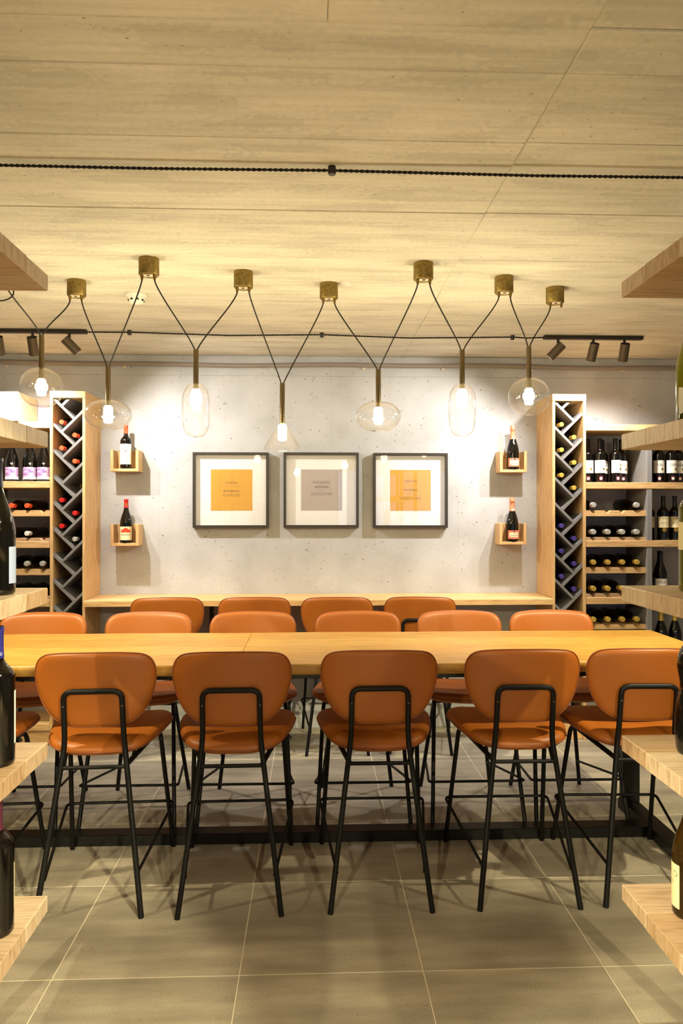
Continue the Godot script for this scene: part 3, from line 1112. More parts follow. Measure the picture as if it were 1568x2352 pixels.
		for s in [0, 1]:
			var a := gland(l[6] + s, 1 if s == 0 else -1) - t.position
			var e := Vector3(-0.005 if s == 0 else 0.005, top - 0.003, 0)
			var d := e - a
			part("cord", tube(bezier(a, a + Vector3(d.x * 0.04, -0.05, d.z * 0.05), e + Vector3(-d.x * 0.12, 0.06, -d.z * 0.1), e, 16), 0.0032, 6), M.cord, t)
		var o := OmniLight3D.new()
		o.name = "pendant_glow"
		t.add_child(o, true)
		o.position = Vector3(0, low - 0.042, 0)
		o.light_color = WARM
		o.light_energy = PENDANT_ENERGY
		o.light_size = 0.03
		o.omni_range = 12.0
		o.omni_attenuation = 2.0
		o.shadow_enabled = true

func spot_head(t: Node3D, at: Vector3, aim: Vector3, energy: float, angle: float, color: Color) -> void:
	# at: where the joint hangs below the bar, in the track's own axes (no turn)
	part("joint", lathe([Vector2(0, -0.036), Vector2(0.008, -0.036), Vector2(0.008, 0.0), Vector2(0, 0)], 12), M.track, t, at)
	var d := (aim - (t.position + at + Vector3(0, -0.07, 0))).normalized()
	var mid := at + Vector3(0, -0.062, 0) + d * 0.012
	var head := part("spot_head", lathe([Vector2(0.026, 0.050), Vector2(0.027, 0.058), Vector2(0.0285, 0.058), Vector2(0.0285, -0.052), Vector2(0.027, -0.052), Vector2(0.026, -0.046), Vector2(0.0, -0.046)], 28), M.spot, t, mid)
	# own +y of the head looks along the aim; its open end is there
	var y := d
	var x := y.cross(Vector3.FORWARD if absf(y.z) < 0.9 else Vector3.UP).normalized()
	head.basis = Basis(x, y, x.cross(y))
	part("lens", lathe([Vector2(0.0, 0.046), Vector2(0.026, 0.046), Vector2(0.026, 0.049), Vector2(0.0, 0.049)], 24), M.lens, head)
	var l := SpotLight3D.new()
	l.name = "spot_glow"
	t.add_child(l, true)
	l.position = mid + d * 0.082
	l.look_at_from_position(t.position + l.position, t.position + l.position + d, Vector3.UP if absf(d.y) < 0.95 else Vector3.FORWARD)
	l.light_color = color
	l.light_energy = energy
	l.light_size = 0.02
	l.spot_angle = angle
	l.spot_angle_attenuation = 0.3 if angle < 30.0 else 1.0
	l.spot_range = 14.0
	l.spot_attenuation = 2.0
	l.shadow_enabled = true

func track(label: String, x0: float, x1: float, z: float, heads: Array) -> void:
	var t := thing("track_light", label, "track light", Vector3((x0 + x1) / 2.0, CEIL, z), 0.0, "black ceiling track lights")
	part("bar", box(Vector3(x1 - x0, 0.022, 0.034), 0.0015), M.track, t, Vector3(0, -0.0112, 0))
	for h in heads:
		spot_head(t, Vector3(h[0] - t.position.x, -0.022, 0), h[1], h[2], h[3], h[4])

func build_tracks() -> void:
	track("dark ceiling track with spotlights above the left wine tower", -2.10, -1.352, -4.50, [
		[-1.455, Vector3(0.25, 0.70, -5.19), WALL_SPOT_ENERGY, 64.0, SOFT],
		[-1.672, Vector3(-1.75, 1.30, -5.19), SHELF_SPOT_ENERGY, 56.0, SOFT],
		[-1.872, Vector3(-1.95, 1.30, -5.19), SHELF_SPOT_ENERGY, 56.0, SOFT]])
	track("dark ceiling track with three spotlights above the right wine tower", 1.430, 2.052, -4.53, [
		[1.520, Vector3(-0.15, 0.70, -5.19), WALL_SPOT_ENERGY, 64.0, SOFT],
		[1.742, Vector3(1.66, 1.25, -5.19), SHELF_SPOT_ENERGY, 56.0, SOFT],
		[1.938, Vector3(2.00, 1.20, -5.19), SHELF_SPOT_ENERGY, 56.0, SOFT]])
	track("unseen ceiling track light left of the picture at the end of the near cable", -2.20, -1.36, -2.345, [  # out of view; heads placed to light the table and far floor
		[-1.46, Vector3(-0.2, 0.9, -3.4), UNSEEN_SPOT_ENERGY * 0.05, 44.0, WARM],
		[-1.95, Vector3(-0.7, 0.0, -4.2), UNSEEN_SPOT_ENERGY * 1.7, 30.0, WARM]])
	track("unseen ceiling track light right of the picture at the end of the near cable", 1.45, 2.30, -2.345, [  # out of view, lights table and far floor from the other side
		[1.55, Vector3(0.4, 0.9, -3.4), UNSEEN_SPOT_ENERGY * 0.05, 44.0, WARM],
		[2.05, Vector3(0.9, 0.0, -4.2), UNSEEN_SPOT_ENERGY * 1.7, 30.0, WARM]])
	for s in [-1, 1]:
		var side := "left one" if s < 0 else "right one"
		track("added fill track light behind the camera, " + side, s * 1.6 - 0.5, s * 1.6 + 0.5, 1.75, [  # added fill pair; its bounce brightens ceiling and foreground
			[s * 1.25, Vector3(s * 0.2, 0.0, 0.6), UNSEEN_SPOT_ENERGY * 3.2, 52.0, WARM],
			[s * 1.95, Vector3(s * 1.2, 0.0, 0.2), UNSEEN_SPOT_ENERGY * 3.2, 52.0, WARM]])
		track("unseen ceiling track light above the near shelves, " + side, s * 1.2 - 0.35, s * 1.2 + 0.35, -0.20, [  # out of view, placed to throw beams on near floor, stools and shelves
			[s * 0.88, Vector3(-1.43, 0.0, -2.08) if s > 0 else Vector3(1.11, 0.0, -1.23), UNSEEN_SPOT_ENERGY * 1.8, 20.0, WARM],
			[s * 1.35, Vector3(s * -0.85, 1.2, -1.3), UNSEEN_SPOT_ENERGY * 0.1, 36.0, WARM]])

# ---------------------------------------------------------------- pictures
func build_pictures() -> void:
	var all := [
		[-0.564, 1.661, "black framed yellow print about knowing, left of three pictures", M.yellow_print, [["He who knows", 0.0165, 0.052, "b"], ["HOW TO TASTE", 0.0185, 0.024, "p"], ["does not drink wine", 0.0165, -0.006, "b"], ["BUT SAVORS SECRETS", 0.0175, -0.037, "t"]]],
		[0.062, 1.662, "black framed grey print about a kiss, middle of three pictures", M.grey_print, [["WE ARE ALL MORTAL", 0.0185, 0.053, "g"], ["until the first kiss", 0.0165, 0.022, "gb"], ["AND THE", 0.0135, -0.001, "f"], ["SECOND GLASS OF WINE", 0.0185, -0.028, "g"]]],
		[0.686, 1.660, "black framed yellow print about books, right of three pictures", M.yellow_print, [["A bottle of wine", 0.0165, 0.066, "b"], ["CONTAINS", 0.0185, 0.036, "p"], ["more philosophy", 0.0165, 0.004, "b"], ["THAN ALL", 0.0185, -0.026, "p"], ["THE BOOKS IN THE WORLD", 0.0175, -0.056, "t"]]]]
	for p in all:
		var t := thing("framed_picture", p[2], "picture", Vector3(p[0], p[1], WALL_Z), 0.0, "three framed prints")
		var w := 0.5225
		var fr := 0.0175
		for s in [-1, 1]:
			part("frame", box(Vector3(w, fr, 0.044), 0.0015), M.frame, t, Vector3(0, s * (w - fr) / 2.0, 0.0222))
			part("frame", box(Vector3(fr, w - 2 * fr, 0.044), 0.0015), M.frame, t, Vector3(s * (w - fr) / 2.0, 0, 0.0222))
		part("backing", box(Vector3(w - 2 * fr, w - 2 * fr, 0.006), 0.0), M.mat_board, t, Vector3(0, 0, 0.004))
		part("mat_board", box(Vector3(w - 2 * fr, w - 2 * fr, 0.002), 0.0), M.mat_board, t, Vector3(0, 0, 0.009))
		var pr := part("print", box(Vector3(0.287, 0.287, 0.001), 0.0), p[3], t, Vector3(0.003, 0.001, 0.0106))
		var mats := {"b": M.ink_bold, "p": M.ink_pale, "t": M.ink_thin, "g": M.ink_grey, "gb": M.ink_black, "f": M.ink_faint}
		for l in p[4]:
			part("lettering", words(l[0], l[1], serif if l[3] in ["b", "gb"] else sans, 0.52 if l[3] != "p" else 0.80, 0.0), mats[l[3]], pr, Vector3(0, l[2], 0.0008))
		part("glass", box(Vector3(w - 2 * fr, w - 2 * fr, 0.002), 0.0), M.pane, t, Vector3(0, 0, 0.038))

# ---------------------------------------------------------------- bottles
var profiles := {
	"bordeaux": [Vector2(0.0, 0.004), Vector2(0.03, 0.0), Vector2(0.035, 0.001), Vector2(0.0375, 0.005), Vector2(0.0378, 0.012), Vector2(0.0378, 0.178), Vector2(0.0372, 0.188), Vector2(0.0345, 0.199), Vector2(0.029, 0.208), Vector2(0.022, 0.216), Vector2(0.0165, 0.224), Vector2(0.0142, 0.234), Vector2(0.0136, 0.25), Vector2(0.0134, 0.288), Vector2(0.0148, 0.290), Vector2(0.0148, 0.298), Vector2(0.013, 0.300), Vector2(0.0, 0.300)],
	"burgundy": [Vector2(0.0, 0.004), Vector2(0.033, 0.0), Vector2(0.038, 0.001), Vector2(0.0408, 0.005), Vector2(0.0412, 0.012), Vector2(0.0412, 0.128), Vector2(0.0402, 0.145), Vector2(0.037, 0.163), Vector2(0.0315, 0.182), Vector2(0.025, 0.200), Vector2(0.0195, 0.217), Vector2(0.0160, 0.233), Vector2(0.0142, 0.248), Vector2(0.0136, 0.265), Vector2(0.0134, 0.286), Vector2(0.0148, 0.288), Vector2(0.0148, 0.297), Vector2(0.013, 0.299), Vector2(0.0, 0.299)],
	"sparkling": [Vector2(0.0, 0.004), Vector2(0.034, 0.0), Vector2(0.0395, 0.001), Vector2(0.0425, 0.006), Vector2(0.043, 0.014), Vector2(0.043, 0.110), Vector2(0.0418, 0.130), Vector2(0.0378, 0.155), Vector2(0.031, 0.180), Vector2(0.0245, 0.200), Vector2(0.0195, 0.218), Vector2(0.0165, 0.236), Vector2(0.0155, 0.256), Vector2(0.0155, 0.276), Vector2(0.0175, 0.278), Vector2(0.0175, 0.286), Vector2(0.0158, 0.288), Vector2(0.0165, 0.300), Vector2(0.015, 0.306), Vector2(0.0, 0.307)],
	"wavy": [Vector2(0.0, 0.004), Vector2(0.033, 0.0), Vector2(0.039, 0.002), Vector2(0.0425, 0.010), Vector2(0.0448, 0.040), Vector2(0.0440, 0.085), Vector2(0.0395, 0.122), Vector2(0.0345, 0.145), Vector2(0.0338, 0.160), Vector2(0.0375, 0.182), Vector2(0.0400, 0.202), Vector2(0.0375, 0.222), Vector2(0.030, 0.240), Vector2(0.022, 0.254), Vector2(0.0165, 0.268), Vector2(0.0145, 0.282), Vector2(0.0138, 0.30), Vector2(0.0136, 0.315), Vector2(0.0150, 0.317), Vector2(0.0150, 0.325), Vector2(0.013, 0.327), Vector2(0.0, 0.327)]}

func radius_at(kind: String, y: float) -> float:
	var p: Array = profiles[kind]
	for i in range(1, p.size() - 1):
		if p[i].y <= y and p[i + 1].y >= y and p[i + 1].y > p[i].y:
			return lerp(p[i].x, p[i + 1].x, (y - p[i].y) / (p[i + 1].y - p[i].y))
	return p[2].x

func bottle(kind: String, glass: Material, cap: Material, cap_from: float, marks: Array, label: String, group: String, at: Vector3, turn := 0.0, lying := false, cap_scale := 1.0) -> Node3D:
	var t := thing("wine_bottle", label, "bottle", at, 0.0, group)
	if lying: t.rotation = Vector3(PI / 2, turn, 0)
	else: t.rotation.y = turn
	var key := "bottle" + kind
	if not cache.has(key):
		var out := []
		var pts: Array = profiles[kind]
		for i in pts.size() - 1:
			out.append(pts[i])
			if pts[i].y > 0.02 and pts[i + 1].y < 0.28 and pts[i + 1].y - pts[i].y < 0.05:
				var p0: Vector2 = pts[i - 1]
				var p3: Vector2 = pts[i + 2]
				for j in [1, 2]: out.append(pts[i].cubic_interpolate(pts[i + 1], p0, p3, j / 3.0))
		out.append(pts[pts.size() - 1])
		cache[key] = lathe(out, 36)
	part("glass", cache[key], glass, t)
	var ck := "cap%s%s" % [kind, cap_from]
	if not cache.has(ck):
		var cp := [Vector2(0.0, cap_from + 0.0005), Vector2(radius_at(kind, cap_from) + 0.0002, cap_from)]
		var pts: Array = profiles[kind]
		cp.append(Vector2(radius_at(kind, cap_from) + 0.0008, cap_from))
		for p in pts:
			if p.y > cap_from + 0.002 and p.x > 0.001: cp.append(Vector2(p.x + 0.0008, p.y + (0.0008 if p.y > 0.295 else 0.0)))
		cp.append(Vector2(0, pts[pts.size() - 1].y + 0.0008))
		cache[ck] = lathe(cp, 24)
	part("capsule", cache[ck], cap, t)
	# marks: [name, mesh maker key, mesh, material]
	for m in marks:
		part(m[0], m[1], m[2], t)
	return t

func wrap_label(r: float, half_deg: float, y0: float, y1: float) -> ArrayMesh:
	var key := "wl%s %s %s %s" % [r, half_deg, y0, y1]
	if not cache.has(key):
		var h := deg_to_rad(half_deg) * r
		cache[key] = bent_poly(rect(-h, h, y0, y1), r + 0.0005)
	return cache[key]

func build_tower_bottles() -> void:
	var rr := 0.0378
	var tv := 0.0225
	var b := 0.256 + tv / 2.0
	var sets := [
		[-1.577, "left", [["L", 0, "cap_orange", "orange"], ["R", 1, "cap_orange", "orange"], ["L", 1, "cap_orange", "orange"], ["R", 2, "cap_orange", "orange"], ["L", 3, "cap_red", "red"], ["R", 4, "cap_red", "red"], ["L", 4, "cap_red", "red"], ["R", 5, "cap_silver", "silver"]]],
		[1.700, "right", [["L", 0, "cap_gold", "gold"], ["R", 1, "cap_gold", "gold"], ["L", 1, "cap_gold", "gold"], ["R", 2, "cap_gold", "gold"], ["L", 2, "cap_gold", "gold"], ["R", 3, "cap_gold", "gold"], ["L", 4, "cap_purple", "purple"], ["R", 5, "cap_purple", "purple"], ["L", 5, "cap_purple", "purple"], ["R", 6, "cap_purple", "purple"], ["L", 6, "cap_purple", "purple"], ["R", 7, "cap_purple", "purple"]]]]
	var ordinals := ["first", "second", "third", "fourth", "fifth", "sixth", "seventh", "eighth", "ninth", "tenth", "eleventh", "twelfth"]
	for s in sets:
		for i in s[2].size():
			var c: Array = s[2][i]
			var y0: float = TOWER_TOP - TOWER_P * c[1] - 0.002
			var p: Vector2
			if c[0] == "L":
				var x := (b - TOWER_P) / 2.0
				p = Vector2(x, y0 - x - TOWER_P + tv / 2 + rr * 1.4143 + 0.001)
			else:
				p = Vector2(b / 2.0, y0 - b / 2.0 + tv / 2 + rr * 1.4143 + 0.001)
			bottle("bordeaux", M.dark_glass, M[c[2]], 0.238, [], "%s capped bottle in the %s zigzag tower, %s from the top" % [c[3], s[1], ordinals[i]], "bottles lying in the zigzag towers", Vector3(s[0] - TOWER_IN / 2.0 + p.x, p.y, -5.16), 0.0, true)

func lying_row(xs: Array, y: float, kind: String, cap: String, cap_from: float, what: String, row: String, group: String) -> void:
	var ordinals := ["first", "second", "third", "fourth"]
	for i in xs.size():
		var r: float = {"bordeaux": 0.0378, "burgundy": 0.0412, "sparkling": 0.043}[kind]
		var up := sqrt(r * r - 0.024 * 0.024) + 0.0006
		bottle(kind, M.dark_glass, M[cap], cap_from, [], "%s, %s in the %s" % [what, ordinals[i], row], group, Vector3(xs[i], y + up, -5.165), 0.0, true)

func build_shelving_bottles() -> void:
	var R: Array = rack_spots_right
	var L: Array = rack_spots_left
	lying_row([R[0], R[3]], 1.520, "sparkling", "cap_silver", 0.262, "lying bottle, silver foil top", "upper rack of right shelving", "lying bottles right shelving")
	lying_row(R, 1.340, "sparkling", "cap_silver", 0.240, "lying bottle, silver foil neck", "second rack of right shelving", "lying bottles right shelving")
	lying_row(R, 1.138, "sparkling", "cap_gold", 0.255, "lying bottle, gold top", "third rack of right shelving", "lying bottles right shelving")
	lying_row([R[0], R[1], R[2]], 0.962, "sparkling", "cap_gold", 0.235, "lying bottle, gold foil neck", "fourth rack of right shelving", "lying bottles right shelving")
	lying_row(R, 0.757, "sparkling", "cap_gold", 0.262, "lying bottle, gold and copper top", "lowest visible rack of right shelving", "lying bottles right shelving")
	lying_row([L[2], L[1]], 1.520, "bordeaux", "cap_orange", 0.238, "lying bottle, orange capsule", "upper rack of left shelving", "lying bottles left shelving")
	lying_row([L[2]], 1.340, "bordeaux", "cap_black", 0.238, "lying dark black capped bottle", "second rack of left shelving", "lying bottles left shelving")
	bottle("bordeaux", M.dark_glass, M.cap_white, 0.238, [], "lying dark bottle with white capsule in the second rack of left shelving", "lying bottles left shelving", Vector3(L[1], 1.3698, -5.165), 0.0, true)
	lying_row([L[2], L[1], L[0]], 1.138, "sparkling", "cap_silver", 0.262, "lying bottle, silver foil top", "third rack of left shelving", "lying bottles left shelving")
	lying_row([L[2], L[1], L[0]], 0.962, "bordeaux", "cap_black", 0.238, "lying bottle, half hidden", "fourth rack of left shelving", "lying bottles left shelving")
	# standing bottles with white labels on the right
	var r := 0.0378
	var script := words("Pollus", 0.0150, serif, 0.72)
	var white_label := [["label", wrap_label(r, 68, 0.066, 0.152), M.paper], ["lettering", bend_words(script, r + 0.0009, Vector2(0.002, 0.122)), M.ink_black], ["medal", bent_poly(disc(0.020, 0.092, 0.0085), r + 0.0008), M.medal], ["emblem", bent_poly(rect(-0.012, 0.012, 0.016, 0.045), r + 0.0008), M.maroon], ["emblem_print", bent_poly(disc(0.0, 0.029, 0.009), r + 0.0010), M.paper]]
	var y := 1.7062
	var g := "standing bottles with white labels"
	var pos := [[1.872, -4.97, 0.1, "leftmost, beside the right tower"], [1.947, -4.95, 0.2, "second from the left in the front row"], [2.004, -5.05, 0.35, "in the back row between two front ones"], [2.050, -4.94, 0.45, "foremost, beside the near shelf corner"], [2.120, -5.01, 0.35, "just left of the grey upright"], [2.163, -5.10, 0.3, "rearmost, by the grey upright"], [2.352, -4.95, 0.1, "first to the right of the grey upright"], [2.436, -4.94, 0.2, "second to the right of the grey upright"], [2.505, -4.98, 0.2, "third to the right of the grey upright"]]
	for p in pos:
		bottle("bordeaux", M.dark_glass, M.cap_black, 0.238, white_label, "dark bottle with white label, " + p[3], g, Vector3(p[0], y, p[1]), p[2] - 0.35)
	# cream labels one shelf lower
	var cream_label := [["label", wrap_label(r, 66, 0.085, 0.160), M.cream], ["lettering", bend_words(words("STEY", 0.0125, serif, 0.95), r + 0.0009, Vector2(0.0, 0.147)), M.ink_bold], ["lettering", bend_words(words("Di Ti", 0.014, serif, 0.8), r + 0.0009, Vector2(-0.004, 0.115)), M.ink_bold], ["medal", bent_poly(disc(0.002, 0.071, 0.015), r + 0.0008), M.medal]]
	for p in [[2.308, -5.00, "left, partly behind the grey upright"], [2.385, -4.95, "middle, whole label visible"], [2.475, -4.97, "right, behind the near green bottle"]]:
		bottle("bordeaux", M.dark_glass, M.cap_black, 0.238, cream_label, "dark bottle with cream label and gold seal, " + p[2], "standing bottles with cream labels", Vector3(p[0], 1.3182, p[1]), -0.25)
	# low grey labels
	var rb := 0.0412
	var low_label := [["label", wrap_label(rb, 66, 0.060, 0.118), M.paper], ["lettering", bend_words(words("Pollus", 0.016, serif, 0.8), rb + 0.0009, Vector2(0.0, 0.095)), M.ink_black]]
	for p in [[2.318, -5.06, "behind, next to the grey upright"], [2.367, -4.95, "front of the three"], [2.405, -5.05, "behind on the right"]]:
		bottle("burgundy", M.dark_glass, M.cap_black, 0.245, low_label, "dark sloping bottle with pale label, right shelving, " + p[2], "sloping bottles with pale labels", Vector3(p[0], 0.9402, p[1]), -0.25)
	for p in [[2.368, "left"], [2.465, "right"]]:
		bottle("sparkling", M.dark_glass, M.cap_gold, 0.222, [], "sparkling bottle with gold foil neck under the near right shelf, %s of two" % p[1], "sparkling bottles with gold necks", Vector3(p[0], 0.5502, -4.95))
	# left: sloping bottles with a sunset label
	var tri := tube([Vector3(-0.0075, 0.122, rb + 0.0005), Vector3(0.0075, 0.122, rb + 0.0005), Vector3(0.0, 0.109, rb + 0.0008)], 0.0009, 5, true)
	var sunset := [["label", wrap_label(rb, 72, 0.034, 0.096), M.sunset], ["label_foot", wrap_label(rb, 72, 0.016, 0.034), M.paper], ["emblem", tri, M.paper], ["emblem_print", bent_poly(rect(-0.004, 0.004, 0.117, 0.1205), rb + 0.0006), M.paper]]
	for p in [[-2.010, -5.05, "leftmost, at the back"], [-1.974, -4.95, "front row, first from left"], [-1.903, -5.06, "back row, second from left"], [-1.856, -4.95, "front row, second from left"], [-1.768, -4.95, "front row, beside the left tower"]]:
		bottle("burgundy", M.dark_glass, M.cap_plum, 0.245, sunset, "standing dark bottle with violet and pink label, " + p[2], "standing bottles with violet labels", Vector3(p[0], 1.7062, p[1]), 0.36)

func build_niches() -> void:
	# small open boxes on the wall; inside width 0.15
	var spots := [[-1.269, 1.783, "upper left", 0], [-1.268, 1.279, "lower left", 1], [1.387, 1.783, "upper right", 2], [1.384, 1.284, "lower right", 3]]
	for s in spots:
		var t := thing("wall_niche", "small oak box shelf on the concrete wall, " + s[2] + " one", "wall shelf", Vector3(s[0], s[1], WALL_Z), 0.0, "oak box shelves on the wall")
		part("bottom", box(Vector3(0.1495, 0.019, 0.112)), M.oak_x, t, Vector3(0, 0.0095, 0.074))
		for k in [-1, 1]:
			part("side", box(Vector3(0.019, 0.147, 0.13)), M.oak_y, t, Vector3(k * 0.0845, 0.0735, 0.0652))
		part("back", box(Vector3(0.1495, 0.147, 0.0172)), M.oak_y, t, Vector3(0, 0.0735, 0.0088))
	var r := 0.0378
	var g := "bottles on the wall shelves"
	bottle("bordeaux", M.dark_glass, M.cap_orange, 0.240, [["label", wrap_label(r, 75, 0.030, 0.168), M.paper], ["drawing", bent_poly(rect(-0.018, 0.018, 0.103, 0.1045), r + 0.0008), M.ink_grey], ["drawing", bent_poly(PackedVector2Array([Vector2(-0.011, 0.118), Vector2(-0.006, 0.118), Vector2(-0.006, 0.124), Vector2(0.004, 0.124), Vector2(0.004, 0.130), Vector2(0.008, 0.130), Vector2(0.008, 0.118), Vector2(0.014, 0.118), Vector2(0.014, 0.115), Vector2(-0.011, 0.115)]), r + 0.0008), M.ink_grey], ["drawing", bent_poly(rect(-0.020, 0.020, 0.073, 0.079), r + 0.0008), M.ink_faint], ["drawing", bent_poly(rect(-0.017, 0.017, 0.060, 0.066), r + 0.0008), M.ink_faint]], "bottle with orange capsule and white label in the upper left wall shelf", g, Vector3(-1.268, 1.8022, -5.098), 0.12)
	var rb := 0.0412
	bottle("burgundy", M.dark_glass, M.cap_red, 0.240, [["label", wrap_label(rb, 68, 0.020, 0.112), M.cream], ["crest", bent_poly(PackedVector2Array([Vector2(-0.034, 0.072), Vector2(0.034, 0.072), Vector2(0.034, 0.088), Vector2(0.020, 0.094), Vector2(0.0, 0.106), Vector2(-0.020, 0.094), Vector2(-0.034, 0.088)]), rb + 0.0008), M.red_print], ["lettering", bend_words(words("Châteauneuf du Pape", 0.0095, serif, 0.52), rb + 0.0009, Vector2(0.0, 0.057)), M.ink_black], ["seal", bent_poly(disc(0, 0.262, 0.008), 0.0155), M.medal]], "bottle with red capsule and cream crest label in the lower left wall shelf", g, Vector3(-1.266, 1.2982, -5.098), 0.15)
	for e in [[1.392, 1.8022, "upper right"], [1.388, 1.3032, "lower right"]]:
		var rs := 0.043
		bottle("sparkling", M.dark_glass, M.cap_salmon, 0.212, [["label", wrap_label(rs, 64, 0.020, 0.079), M.salmon], ["label_inset", bent_poly(rect(-0.036, 0.036, 0.032, 0.064), rs + 0.0009), M.cream], ["print_line", bent_poly(rect(-0.014, 0.022, 0.052, 0.0555), rs + 0.0012), M.ink_faint], ["print_line", bent_poly(rect(-0.028, 0.034, 0.041, 0.0445), rs + 0.0012), M.ink_grey], ["emblem", bent_poly(disc(0.0, 0.071, 0.0058), rs + 0.0009), M.ink_black], ["neck_seal", bent_poly(disc(0.0, 0.222, 0.0085), 0.0205), M.paper]], "sparkling bottle with copper foil and salmon label in the %s wall shelf" % e[2], g, Vector3(e[0], e[1], -5.098), -0.22 + 0.3)

func build_aisle_bottles() -> void:
	var rb := 0.0378
	var g := "bottles on the near shelves"
	# left, cut by the picture edge
	bottle("burgundy", M.dark_glass, M.cap_navy, 0.236, [["label", wrap_label(0.0412, 34, 0.025, 0.105), M.pale_blue]], "large dark bottle with navy capsule at the left picture edge, top one", g, Vector3(-0.695, 1.3222, -1.655), 1.68)
	bottle("bordeaux", M.dark_glass, M.cap_blue, 0.232, [["label", wrap_label(rb, 50, 0.045, 0.160), M.paper], ["lettering", bend_words(words("NO", 0.006, sans), 0.0152, Vector2(-0.024, 0.241)), M.paper]], "dark bottle with bright blue capsule at the left picture edge", g, Vector3(-0.688, 0.9532, -1.645), 2.40)
	bottle("bordeaux", M.dark_glass, M.cap_wine, 0.225, [["label", wrap_label(rb, 50, 0.050, 0.150), M.cream]], "dark bottle with purple red capsule at the left picture edge, lowest one", g, Vector3(-0.690, 0.5862, -1.645), 2.52)
	# right
	var r := 0.0412
	bottle("burgundy", M.yellow_wine, M.cap_white, 0.240, [["label", bent_poly(PackedVector2Array([Vector2(-0.05, 0.03), Vector2(-0.032, 0.052), Vector2(-0.028, 0.060), Vector2(-0.032, 0.068), Vector2(-0.05, 0.09), Vector2(-0.06, 0.09), Vector2(-0.06, 0.03)]), r + 0.0006), M.paper], ["back_label", bent_poly(PackedVector2Array([Vector2(0.074, 0.036), Vector2(0.110, 0.011), Vector2(0.146, 0.036), Vector2(0.110, 0.061)]), r + 0.0006), M.ink_black]], "clear yellow green white wine bottle with white capsule at the right picture edge", g, Vector3(0.872, 1.6952, -1.655), 0.0)
	bottle("bordeaux", M.olive_wine, M.cap_silver, 0.236, [["label", wrap_label(rb, 36, 0.095, 0.158), M.cream]], "olive glass bottle with silver capsule and pale label at the right picture edge", g, Vector3(0.875, 1.3222, -1.655), -1.66)
	bottle("wavy", M.dark_glass, M.cap_black, 0.262, [], "dark wavy bottle with long black neck at the right picture edge", g, Vector3(0.873, 0.9532, -1.655))
	bottle("burgundy", M.amber_wine, M.cap_grey, 0.238, [["label", wrap_label(r, 34, 0.022, 0.120), M.cream], ["emblem", bent_poly(disc(0.012, 0.098, 0.007), r + 0.0009), M.ink_grey], ["emblem_print", bent_poly(disc(0.012, 0.098, 0.0055), r + 0.0011), M.cream], ["lettering", bend_words(words("OV", 0.008, serif, 0.8), r + 0.0009, Vector2(0.002, 0.078)), M.ink_faint]], "brown green bottle with grey capsule on the lowest near right shelf", g, Vector3(0.862, 0.5862, -1.655), -1.69)

# ---------------------------------------------------------------- small things
func twisted(called: String, label: String, pts: Array, clips: Array) -> void:
	var t := thing(called, label, "cable", Vector3.ZERO, 0.0, "twisted black ceiling cables")
	var line := []
	for i in pts.size() - 1:
		var steps := int(ceil(pts[i].distance_to(pts[i + 1]) / 0.0038))
		for k in steps: line.append(pts[i].lerp(pts[i + 1], float(k) / steps))
	line.append(pts[pts.size() - 1])
	for strand in 2:
		var path := []
		for i in line.size():
			var a := TAU * i / 9.0 + PI * strand
			path.append(line[i] + Vector3(0, cos(a), sin(a)) * 0.0026)
		part("strand", tube(path, 0.0027, 6), M.cord, t)
	for c in clips:
		part("clip", lathe([Vector2(0.0, -0.026), Vector2(0.011, -0.026), Vector2(0.0125, -0.024), Vector2(0.0125, 0.0), Vector2(0.0, 0.0)], 18), M.track, t, Vector3(c.x, CEIL, c.y))

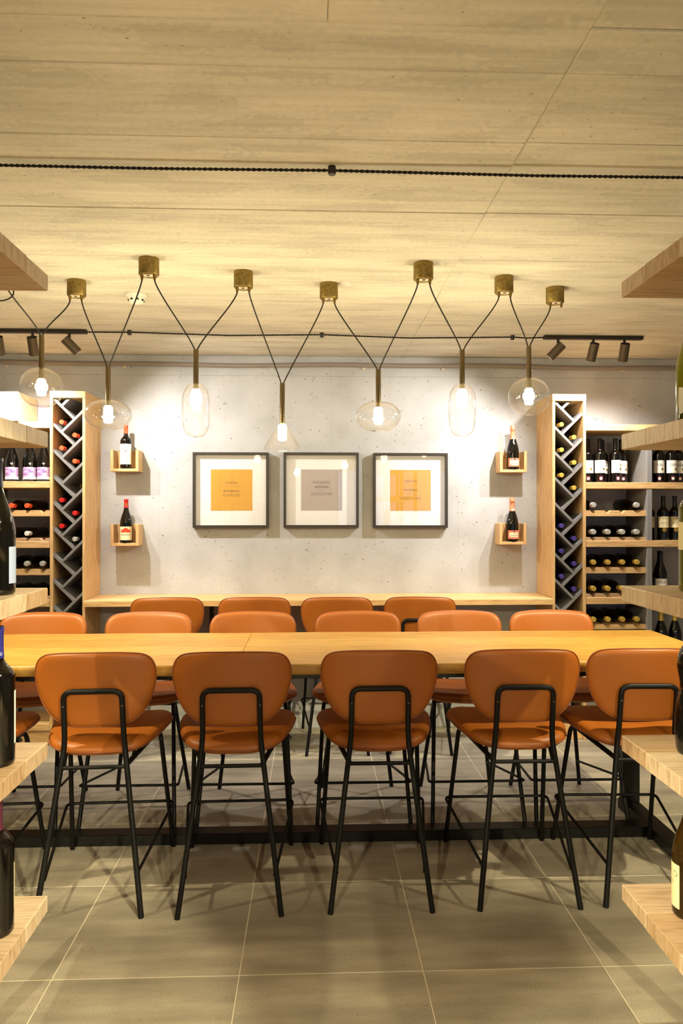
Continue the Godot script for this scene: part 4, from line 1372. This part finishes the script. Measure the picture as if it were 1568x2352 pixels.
func build_small_things() -> void:
	twisted("ceiling_cable", "twisted black cable across the ceiling nearest the camera", [Vector3(-1.40, CEIL - 0.014, -2.345), Vector3(-0.5, CEIL - 0.016, -2.348), Vector3(0.062, CEIL - 0.013, -2.346), Vector3(0.7, CEIL - 0.017, -2.348), Vector3(1.46, CEIL - 0.014, -2.345)], [Vector2(0.062, -2.346)])
	twisted("ceiling_cable", "thin twisted cable joining the two spotlight tracks by the wall", [Vector3(-1.353, CEIL - 0.012, -4.50), Vector3(-1.099, CEIL - 0.010, -4.503), Vector3(-0.5, CEIL - 0.022, -4.51), Vector3(0.058, CEIL - 0.010, -4.519), Vector3(0.6, CEIL - 0.024, -4.525), Vector3(1.237, CEIL - 0.010, -4.535), Vector3(1.32, CEIL - 0.016, -4.532), Vector3(1.432, CEIL - 0.012, -4.53)], [Vector2(-1.099, -4.503), Vector2(0.058, -4.519), Vector2(1.237, -4.535)])
	# grey foam sleeved pipe along the top of the wall
	var line := []
	for i in 61:
		var x := -4.0 + 8.0 * i / 60.0
		line.append(Vector3(x, 2.534 + 0.004 * sin(x * 2.1) + 0.003 * sin(x * 5.3 + 1.0), WALL_Z + 0.0165))
	var pipe := thing("wall_pipe", "grey sleeved pipe running along the top of the back wall", "pipe")
	part("sleeve", tube(line, 0.0155, 12), M.pipe, pipe)
	for x in [-3.0, -2.1, -1.3, -0.28, 0.36, 0.92, 1.55, 2.2]:
		part("bracket", box(Vector3(0.018, 0.012, 0.012), 0.002), M.socket, pipe, Vector3(x, 2.515, WALL_Z + 0.006))
	# smoke detector and the white disc
	var sd := thing("smoke_detector", "white round smoke detector on the ceiling beside the lamps", "smoke detector", Vector3(-0.88, CEIL, -3.74))
	part("base", lathe([Vector2(0.0, -0.018), Vector2(0.046, -0.018), Vector2(0.052, -0.014), Vector2(0.052, 0.0), Vector2(0, 0)], 32), M.white, sd)
	part("cover", lathe([Vector2(0.0, -0.052), Vector2(0.026, -0.050), Vector2(0.034, -0.044), Vector2(0.037, -0.036), Vector2(0.044, -0.024), Vector2(0.045, -0.018), Vector2(0, -0.018)], 32), M.white, sd)
	for i in 8:
		var a := TAU * (i + 0.5) / 8
		part("vent_slot", box(Vector3(0.012, 0.008, 0.006), 0.001), M.dark_slot, sd, Vector3(sin(a) * 0.0375, -0.036, cos(a) * 0.0375), Vector3(0, a, 0))
	var wd := thing("ceiling_disc", "flat white disc cover on the ceiling near the middle brass cup", "cover plate", Vector3(0.158, CEIL, -3.545))
	part("cover", lathe([Vector2(0.0, -0.006), Vector2(0.030, -0.006), Vector2(0.033, -0.004), Vector2(0.034, 0.0), Vector2(0, 0)], 28), M.white, wd)
	# wooden crate on top of the left shelving
	var cr := thing("wine_crate", "pale wooden wine crate on top of the left shelving", "crate", Vector3(-2.06, 2.0922, -4.99))
	for s in [-1, 1]:
		part("end_board", box(Vector3(0.012, 0.18, 0.33)), M.pine, cr, Vector3(s * 0.165, 0.0905, -0.012))
		part("side_board", box(Vector3(0.3175, 0.18, 0.01)), M.pine, cr, Vector3(0, 0.0905, s * 0.159 - 0.012))
	part("lid", box(Vector3(0.342, 0.01, 0.33)), M.pine, cr, Vector3(0, 0.1857, -0.012))
	part("bottom", box(Vector3(0.3175, 0.01, 0.307)), M.pine, cr, Vector3(0, 0.0055, -0.012))
